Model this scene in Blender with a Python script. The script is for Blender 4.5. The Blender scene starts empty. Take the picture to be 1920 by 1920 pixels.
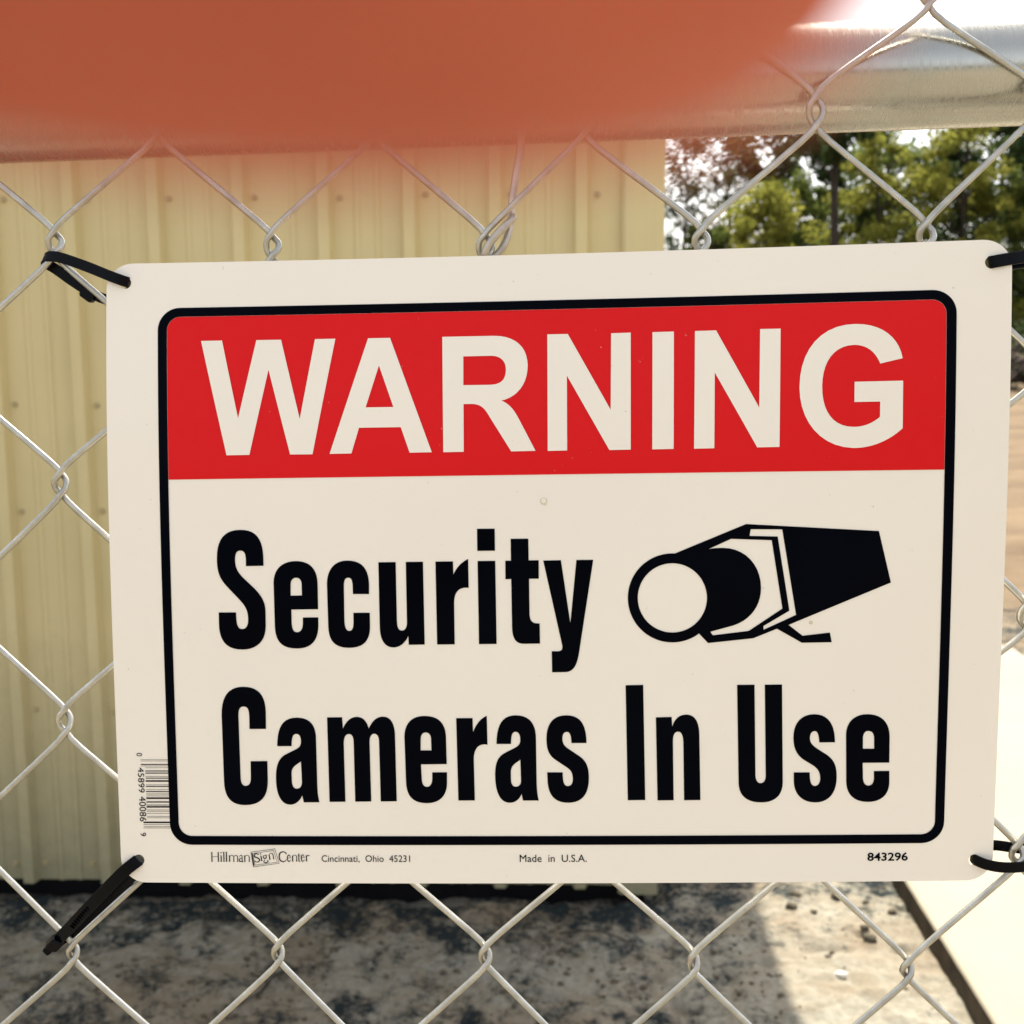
import bpy, bmesh, math, random
from mathutils import Vector, Matrix, noise
from mathutils.geometry import tessellate_polygon

S = bpy.context.scene
COL = S.collection
PI = math.pi
RNG = random.Random(7)

# ------------------------------------------------------------------ camera
CAM = Vector((0.0, 0.0, 1.6))
# image axes in the world (right, forward, up)
c_right = Vector((0.9999806, -0.00091935, -0.0061578))
c_fwd = Vector((0.0, 0.98903794, -0.14766163))
c_up = Vector((0.00622605, 0.14765877, 0.98901877))
cam = bpy.data.cameras.new('camera'); co = bpy.data.objects.new('camera', cam); COL.objects.link(co)
co.matrix_world = Matrix(((c_right.x, c_up.x, -c_fwd.x, CAM.x), (c_right.y, c_up.y, -c_fwd.y, CAM.y),
                          (c_right.z, c_up.z, -c_fwd.z, CAM.z), (0, 0, 0, 1)))
cam.sensor_width = 36; cam.sensor_fit = 'HORIZONTAL'; cam.lens = 36 * 2350 / 1920
cam.clip_start = 0.002; cam.clip_end = 600
cam.dof.use_dof = True; cam.dof.focus_distance = 0.505; cam.dof.aperture_fstop = 44.06 / 1.9; cam.dof.aperture_blades = 0
S.camera = co

# ------------------------------------------------------------------ sky, sun, exposure
SUN_EL, SUN_AZ = math.radians(58), math.radians(6)      # azimuth east of +Y (behind the building)
w = bpy.data.worlds.new("World"); S.world = w; w.use_nodes = True
nt = w.node_tree; nt.nodes.clear()
sky = nt.nodes.new('ShaderNodeTexSky'); sky.sky_type = 'NISHITA'; sky.sun_disc = False
sky.sun_elevation = SUN_EL; sky.sun_rotation = SUN_AZ
sky.air_density = 1.0; sky.dust_density = 4.0; sky.ozone_density = 0.6
hs = nt.nodes.new('ShaderNodeHueSaturation'); hs.inputs['Saturation'].default_value = 0.34
bg = nt.nodes.new('ShaderNodeBackground'); bg.inputs['Strength'].default_value = 0.13
ow = nt.nodes.new('ShaderNodeOutputWorld')
nt.links.new(sky.outputs[0], hs.inputs['Color']); nt.links.new(hs.outputs[0], bg.inputs[0]); nt.links.new(bg.outputs[0], ow.inputs[0])
sd = bpy.data.lights.new('sun', 'SUN'); sd.energy = 4.2; sd.angle = math.radians(0.6); sd.color = (1.0, 0.93, 0.8)
so = bpy.data.objects.new('sun', sd); COL.objects.link(so)
sun_dir = Vector((math.sin(SUN_AZ) * math.cos(SUN_EL), math.cos(SUN_AZ) * math.cos(SUN_EL), math.sin(SUN_EL)))
so.location = (0, 0, 30); so.rotation_euler = sun_dir.to_track_quat('Z', 'Y').to_euler()
S.view_settings.view_transform = 'Standard'; S.view_settings.look = 'None'
S.view_settings.gamma = 1.0; S.view_settings.use_curve_mapping = False
S.view_settings.exposure = 1.6
S.render.engine = 'CYCLES'
S.cycles.max_bounces = 8; S.cycles.transparent_max_bounces = 8; S.cycles.use_denoising = True
S.cycles.sample_clamp_indirect = 6

# ------------------------------------------------------------------ helpers
def new_mat(name):
    m = bpy.data.materials.new(name); m.use_nodes = True
    n = m.node_tree; b = n.nodes['Principled BSDF']
    return m, n, b
def node(n, t, **kw):
    x = n.nodes.new(t)
    for k, v in kw.items():
        if k in x.inputs: x.inputs[k].default_value = v
        else: setattr(x, k, v)
    return x
def ramp(n, src, stops):
    r = n.nodes.new('ShaderNodeValToRGB'); e = r.color_ramp.elements
    while len(e) > 1: e.remove(e[-1])
    e[0].position = stops[0][0]; e[0].color = (*stops[0][1], 1)
    for p_, c_ in stops[1:]:
        q = e.new(p_); q.color = (*c_, 1)
    n.links.new(src, r.inputs[0]); return r.outputs[0]
def coord(n, scale=(1, 1, 1), kind='Object'):
    tc = n.nodes.new('ShaderNodeTexCoord'); mp = n.nodes.new('ShaderNodeMapping')
    mp.inputs['Scale'].default_value = scale; n.links.new(tc.outputs[kind], mp.inputs[0]); return mp.outputs[0]
def nz(n, vec, scale, detail=4, rough=0.55, dist=0.0):
    t = node(n, 'ShaderNodeTexNoise', Scale=scale, Detail=detail, Roughness=rough, Distortion=dist)
    n.links.new(vec, t.inputs['Vector']); return t.outputs['Fac']
def bump(n, b, h, strength, dist):
    x = node(n, 'ShaderNodeBump', Strength=strength, Distance=dist)
    n.links.new(h, x.inputs['Height']); n.links.new(x.outputs[0], b.inputs['Normal']); return x
def math_n(n, op, a, bb):
    x = n.nodes.new('ShaderNodeMath'); x.operation = op
    for i, v in enumerate((a, bb)):
        if hasattr(v, 'links'): n.links.new(v, x.inputs[i])
        else: x.inputs[i].default_value = v
    return x.outputs[0]
def mixc(n, fac, a, bb, blend='MIX'):
    x = n.nodes.new('ShaderNodeMix'); x.data_type = 'RGBA'; x.blend_type = blend
    for i, v in ((0, fac), (6, a), (7, bb)):
        if hasattr(v, 'links'): n.links.new(v, x.inputs[i])
        else: x.inputs[i].default_value = v if i == 0 else (*v, 1)
    return x.outputs[2]

def tag(o, label=None, cat=None, group=None, kind=None):
    if label: o['label'] = label
    if cat: o['category'] = cat
    if group: o['group'] = group
    if kind: o['kind'] = kind
    return o
def empty(name, loc, rz=0.0):
    o = bpy.data.objects.new(name, None); COL.objects.link(o); o.location = loc; o.rotation_euler = (0, 0, rz); o.empty_display_size = 0.05
    return o
def link(name, me, mat, parent=None, smooth=False):
    me.materials.clear(); me.materials.append(mat)
    if smooth:
        me.polygons.foreach_set('use_smooth', [True] * len(me.polygons))
    o = bpy.data.objects.new(name, me); COL.objects.link(o); o.parent = parent
    return o
def obj(name, verts, faces, mat, parent=None, smooth=False):
    me = bpy.data.meshes.new(name); me.from_pydata([tuple(v) for v in verts], [], faces); me.update()
    return link(name, me, mat, parent, smooth)
def obj_bm(name, bm, mat, parent=None, smooth=False):
    me = bpy.data.meshes.new(name); bm.to_mesh(me); bm.free()
    return link(name, me, mat, parent, smooth)
class MB:
    def __init__(s): s.v = []; s.f = []
    def box(s, x0, x1, y0, y1, z0, z1):
        b = len(s.v); s.v += [(x, y, z) for z in (z0, z1) for y in (y0, y1) for x in (x0, x1)]
        s.f += [tuple(b + i for i in q) for q in ((0, 2, 3, 1), (4, 5, 7, 6), (0, 1, 5, 4), (2, 6, 7, 3), (0, 4, 6, 2), (1, 3, 7, 5))]
    def tube(s, pts, r, n=8, cap=True, up=Vector((0.13, 0.2, 0.97))):
        pts = [Vector(p) for p in pts]; b = len(s.v); R = r if hasattr(r, '__len__') else [r] * len(pts)
        prev = None
        for i, p in enumerate(pts):
            t = (pts[min(i + 1, len(pts) - 1)] - pts[max(i - 1, 0)]).normalized()
            if prev is None: a = t.cross(up).normalized()
            else: a = (prev - t * prev.dot(t)).normalized()
            prev = a; c = t.cross(a)
            for k in range(n):
                an = 2 * PI * k / n; s.v.append(tuple(p + (a * math.cos(an) + c * math.sin(an)) * R[i]))
        m = len(pts)
        for i in range(m - 1):
            for k in range(n):
                k2 = (k + 1) % n
                s.f.append((b + i * n + k, b + i * n + k2, b + (i + 1) * n + k2, b + (i + 1) * n + k))
        if cap:
            s.f.append(tuple(b + k for k in range(n))[::-1]); s.f.append(tuple(b + (m - 1) * n + k for k in range(n)))
    def blob(s, c, r, rng, sub=1, sq=(1, 1, 1)):
        bm = bmesh.new(); bmesh.ops.create_icosphere(bm, subdivisions=sub, radius=1)
        b = len(s.v); bm.verts.ensure_lookup_table(); o = Vector((rng.random() * 9, rng.random() * 9, rng.random() * 9))
        for v in bm.verts:
            k = r * (1 + 0.45 * noise.noise(v.co * 1.3 + o)); s.v.append((c[0] + v.co.x * k * sq[0], c[1] + v.co.y * k * sq[1], c[2] + v.co.z * k * sq[2]))
        for f in bm.faces: s.f.append(tuple(b + v.index for v in f.verts))
        bm.free()
    def build(s, name, mat, parent=None, smooth=False): return obj(name, s.v, s.f, mat, parent, smooth)
def catmull(pts, n=6, closed=False):
    P = [Vector(p) for p in pts]; out = []; m = len(P)
    rng_ = range(m) if closed else range(m - 1)
    for i in rng_:
        if closed: a, b, c, d = P[(i - 1) % m], P[i], P[(i + 1) % m], P[(i + 2) % m]
        else: a, b, c, d = P[max(i - 1, 0)], P[i], P[i + 1], P[min(i + 2, m - 1)]
        for k in range(n):
            t = k / n
            out.append(0.5 * ((2 * b) + (c - a) * t + (2 * a - 5 * b + 4 * c - d) * t * t + (3 * b - a - 3 * c + d) * t ** 3))
    if not closed: out.append(P[-1])
    return out
# sign / fence frame: u to the right, v down, w away from the camera, in mm
A_U = Vector((0.9980736, -0.06064207, 0.01310082)); A_V = Vector((0.00802609, -0.0831827, -0.99650199)); A_W = Vector((0.0615197, 0.99468748, -0.08253573))
ORG = CAM + Vector((0.01416697, 0.49176754, -0.09830676))
def loc(u, v, w_): return ORG + (A_U * u + A_V * v + A_W * w_) * 0.001
BEND = (3.6949863717498626, -2.529291789026841, -2.225025815513855, 5.623231317060776, -0.489766554432511, 4.543192696920877)
def warp(u, v):
    t = v / 127; s = u / 177.8
    return BEND[0] * t * t + BEND[1] * t ** 3 + BEND[2] * s * s + BEND[3] * s * t + BEND[4] * s * t * t + BEND[5] * s * s * t

# ------------------------------------------------------------------ materials
def m_galv(name, base, rough, metal, sc=60):
    m, n, b = new_mat(name); v = coord(n, kind='Object')
    f = nz(n, v, sc, 5, 0.6); g = nz(n, v, sc * 9, 3, 0.7)
    n.links.new(ramp(n, f, [(0.25, tuple(x * 0.62 for x in base)), (0.7, base)]), b.inputs['Base Color'])
    b.inputs['Metallic'].default_value = metal
    n.links.new(ramp(n, f, [(0.2, (rough * 1.35,) * 3), (0.8, (rough * 0.8,) * 3)]), b.inputs['Roughness'])
    bump(n, b, g, 0.25, 0.0004); return m
M_WIRE = m_galv('galvanised_wire', (0.53, 0.515, 0.46), 0.28, 0.9, 120)
def m_rail():
    m, n, b = new_mat('galvanised_rail'); v = coord(n, (0.6, 1, 1)); v2 = coord(n, (26, 4, 1.3)); v3 = coord(n, (1.2, 30, 30))
    f = nz(n, v, 14, 5, 0.6); sc = nz(n, v2, 22, 3, 0.7); ln = nz(n, v3, 6, 4, 0.6)
    n.links.new(ramp(n, f, [(0.3, (0.36, 0.355, 0.32)), (0.7, (0.50, 0.49, 0.44))]), b.inputs['Base Color'])
    b.inputs['Metallic'].default_value = 0.95
    n.links.new(ramp(n, sc, [(0.35, (0.17,) * 3), (0.72, (0.36,) * 3)]), b.inputs['Roughness'])
    h = math_n(n, 'ADD', ramp(n, sc, [(0.62, (0, 0, 0)), (0.74, (1, 1, 1))]), math_n(n, 'MULTIPLY', ln, 0.8))
    bump(n, b, h, 0.09, 0.0004); return m
M_RAIL = m_rail()
def m_plain(name, col, rough=0.5, spec=0.5, sc=30, var=0.12, bs=0.0, bd=0.001, sub=0.0):
    m, n, b = new_mat(name); v = coord(n); f = nz(n, v, sc, 5, 0.6)
    n.links.new(ramp(n, f, [(0.3, tuple(x * (1 - var) for x in col)), (0.7, tuple(min(1, x * (1 + var * 0.5)) for x in col))]), b.inputs['Base Color'])
    b.inputs['Roughness'].default_value = rough; b.inputs['Specular IOR Level'].default_value = spec
    if bs: bump(n, b, nz(n, v, sc * 6, 4, 0.6), bs, bd)
    return m
def m_sign(name, col):
    m, n, b = new_mat(name); v = coord(n)
    f = nz(n, v, 9, 3, 0.5); sp = nz(n, v, 420, 2, 0.6)
    c = ramp(n, f, [(0.3, tuple(x * 0.975 for x in col)), (0.7, col)])
    c = mixc(n, ramp(n, sp, [(0.745, (0, 0, 0)), (0.80, (0.55, 0.55, 0.55))]), c, (0.42, 0.37, 0.28))
    n.links.new(c, b.inputs['Base Color']); b.inputs['Roughness'].default_value = 0.34; b.inputs['Specular IOR Level'].default_value = 0.35
    bump(n, b, nz(n, v, 260, 3, 0.6), 0.04, 0.0002); return m
M_WHITE = m_sign('white_plastic', (0.835, 0.775, 0.675))
M_RED = m_sign('red_print', (0.66, 0.005, 0.007)); M_RED.node_tree.nodes['Principled BSDF'].inputs['Specular IOR Level'].default_value = 0.14
M_BLACK = m_plain('black_print', (0.0008, 0.0014, 0.0036), 0.2, 0.022, 20, 0.3)
M_GREY = m_plain('faint_print', (0.20, 0.19, 0.15), 0.4, 0.3, 20, 0.1)
M_TIE = m_plain('black_nylon', (0.0008, 0.0012, 0.0025), 0.26, 0.09, 200, 0.2, 0.1, 0.0003)
def m_wall():
    m, n, b = new_mat('tan_painted_metal'); v = coord(n); v2 = coord(n, (18, 18, 0.7))
    f = nz(n, v, 1.7, 4, 0.6); st = nz(n, v2, 3, 4, 0.6)
    c = ramp(n, f, [(0.3, (0.585, 0.485, 0.25)), (0.7, (0.66, 0.545, 0.285))])
    c = mixc(n, ramp(n, st, [(0.5, (0, 0, 0)), (0.8, (0.25,) * 3)]), c, (0.50, 0.42, 0.235))
    # splashed dirt together with painted shade near the soil, fading out with height
    tc = n.nodes.new('ShaderNodeTexCoord'); sx = n.nodes.new('ShaderNodeSeparateXYZ'); n.links.new(tc.outputs['Object'], sx.inputs[0])
    d = math_n(n, 'ADD', sx.outputs['Z'], math_n(n, 'MULTIPLY', nz(n, v, 22, 5, 0.7), 0.35))
    c = mixc(n, ramp(n, d, [(0.10, (0.85,) * 3), (0.35, (0.55,) * 3), (0.95, (0,) * 3)]), c, (0.17, 0.17, 0.115))
    n.links.new(c, b.inputs['Base Color']); b.inputs['Roughness'].default_value = 0.5; b.inputs['Specular IOR Level'].default_value = 0.35
    bump(n, b, f, 0.15, 0.01); return m
M_WALL = m_wall()
M_SCREW = m_plain('screw_head', (0.44, 0.36, 0.19), 0.45, 0.4, 80)
M_DARK = m_plain('gap_shade_foundation', (0.006, 0.006, 0.007), 0.9, 0.2, 12, 0.4, 0.3, 0.01)  # near-black colour paints the shade in the gap below the panels
M_ROOF = m_plain('roof_metal', (0.5, 0.48, 0.42), 0.5, 0.4, 5)
def m_ground():
    m, n, b = new_mat('sandy_soil'); v = coord(n)
    f1 = nz(n, v, 0.55, 5, 0.6); f2 = nz(n, v, 7.5, 6, 0.68, 0.4); f3 = nz(n, v, 48, 5, 0.7); f4 = nz(n, v, 190, 3, 0.7)
    sand = ramp(n, f3, [(0.25, (0.14, 0.128, 0.10)), (0.5, (0.205, 0.192, 0.153)), (0.75, (0.265, 0.25, 0.205))])
    sand = mixc(n, ramp(n, nz(n, v, 6.5, 5, 0.7, 0.5), [(0.47, (0,) * 3), (0.62, (0.6,) * 3)]), sand, (0.15, 0.118, 0.08))
    # broad brown patches far away, tyre-like bands
    v2 = coord(n, (0.5, 0.9, 1)); bands = nz(n, v2, 1.6, 6, 0.7)
    sand = mixc(n, ramp(n, bands, [(0.45, (0,) * 3), (0.62, (0.65,) * 3)]), sand, (0.16, 0.115, 0.072))
    tcg = n.nodes.new('ShaderNodeTexCoord'); sg = n.nodes.new('ShaderNodeSeparateXYZ'); n.links.new(tcg.outputs['Object'], sg.inputs[0])
    far = ramp(n, math_n(n, 'MULTIPLY', sg.outputs['Y'], 0.1), [(0.45, (0,) * 3), (0.75, (1,) * 3)])
    brown = ramp(n, bands, [(0.35, (0.135, 0.092, 0.052)), (0.62, (0.078, 0.052, 0.030))])
    sand = mixc(n, math_n(n, 'MULTIPLY', far, 0.9), sand, brown)
    # charcoal-dark litter and damp soil, with bluish shade painted in towards the wall
    at = n.nodes.new('ShaderNodeAttribute'); at.attribute_name = 'litter_shade'
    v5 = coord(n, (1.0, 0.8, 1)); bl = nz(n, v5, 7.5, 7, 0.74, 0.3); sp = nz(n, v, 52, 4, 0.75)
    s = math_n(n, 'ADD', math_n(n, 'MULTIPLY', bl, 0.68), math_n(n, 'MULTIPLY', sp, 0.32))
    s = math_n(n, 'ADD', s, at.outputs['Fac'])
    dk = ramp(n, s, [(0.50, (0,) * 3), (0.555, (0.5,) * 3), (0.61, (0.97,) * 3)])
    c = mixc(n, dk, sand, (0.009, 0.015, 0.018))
    n.links.new(c, b.inputs['Base Color']); b.inputs['Roughness'].default_value = 0.95; b.inputs['Specular IOR Level'].default_value = 0.1
    h = math_n(n, 'ADD', math_n(n, 'MULTIPLY', f3, 1.0), math_n(n, 'MULTIPLY', f4, 0.45))
    bump(n, b, h, 0.6, 0.008); return m
M_GROUND = m_ground()
def m_conc():
    m, n, b = new_mat('broom_finished_concrete'); v = coord(n); v2 = coord(n, (1.5, 40, 1))
    f = nz(n, v, 2.2, 5, 0.6); g = nz(n, v2, 5, 3, 0.6); h = nz(n, v, 90, 4, 0.7)
    c = ramp(n, f, [(0.3, (0.205, 0.18, 0.128)), (0.7, (0.24, 0.212, 0.155))])
    c = mixc(n, ramp(n, h, [(0.55, (0,) * 3), (0.8, (0.3,) * 3)]), c, (0.165, 0.14, 0.10))
    n.links.new(c, b.inputs['Base Color']); b.inputs['Roughness'].default_value = 0.85
    bump(n, b, math_n(n, 'ADD', g, h), 0.25, 0.003); return m
M_CONC = m_conc()
def m_leaf(name, lo, hi, tr):
    m, n, b = new_mat(name); n.nodes.remove(b); o = n.nodes['Material Output']
    gi = n.nodes.new('ShaderNodeObjectInfo'); v = coord(n, kind='Object'); f = nz(n, v, 1.1, 3, 0.6); f2 = nz(n, v, 7.0, 2, 0.6)
    c = ramp(n, math_n(n, 'ADD', math_n(n, 'MULTIPLY', f, 0.6), math_n(n, 'MULTIPLY', f2, 0.4)), [(0.35, lo), (0.62, hi)])
    d = n.nodes.new('ShaderNodeBsdfDiffuse'); t = n.nodes.new('ShaderNodeBsdfTranslucent'); x = n.nodes.new('ShaderNodeMixShader')
    n.links.new(c, d.inputs[0]); n.links.new(c, t.inputs[0]); x.inputs[0].default_value = tr
    n.links.new(d.outputs[0], x.inputs[1]); n.links.new(t.outputs[0], x.inputs[2]); n.links.new(x.outputs[0], o.inputs[0]); return m
L_YELLOW = m_leaf('yellow_green_leaves', (0.12, 0.135, 0.025), (0.27, 0.265, 0.055), 0.5)
L_GREEN = m_leaf('mid_green_leaves', (0.055, 0.085, 0.024), (0.14, 0.165, 0.042), 0.45)
L_DARK = m_leaf('dark_green_leaves', (0.022, 0.042, 0.02), (0.062, 0.085, 0.03), 0.35)
L_BROWN = m_leaf('russet_leaves', (0.06, 0.04, 0.015), (0.16, 0.12, 0.03), 0.45)
M_BARK = m_plain('bark', (0.05, 0.038, 0.03), 0.9, 0.2, 6, 0.4, 0.5, 0.03)
M_WOOD = m_plain('cut_wood', (0.45, 0.36, 0.24), 0.8, 0.2, 12, 0.2)
M_CLOD = m_plain('dirt_clod', (0.10, 0.085, 0.06), 0.95, 0.1, 60, 0.4, 0.5, 0.004)
M_CONC_SIDE = m_plain('dark_brown_concrete', (0.06, 0.047, 0.032), 0.9, 0.2, 14, 0.45, 0.5, 0.006)
M_PALE = m_plain('pale_stone', (0.6, 0.57, 0.5), 0.8, 0.2, 60, 0.2)
def m_skin():
    m, n, b = new_mat('skin'); v = coord(n); f = math_n(n, 'ADD', math_n(n, 'MULTIPLY', nz(n, v, 160, 4, 0.6), 0.35), math_n(n, 'MULTIPLY', nz(n, v, 45, 2, 0.5), 0.65))
    n.links.new(ramp(n, f, [(0.36, (0.32, 0.052, 0.024)), (0.64, (0.50, 0.125, 0.06))]), b.inputs['Base Color'])  # light passing through the finger is put into this orange-red colour
    b.inputs['Roughness'].default_value = 0.55
    b.inputs['Subsurface Weight'].default_value = 1.0; b.inputs['Subsurface Scale'].default_value = 0.009
    b.inputs['Subsurface Radius'].default_value = (1.0, 0.28, 0.12)
    vv = coord(n, (1, 6, 1)); bump(n, b, nz(n, vv, 900, 2, 0.5), 0.1, 0.0003); return m
M_SKIN = m_skin()
M_NAIL = m_plain('nail', (0.75, 0.45, 0.36), 0.3, 0.5, 100, 0.05)
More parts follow.
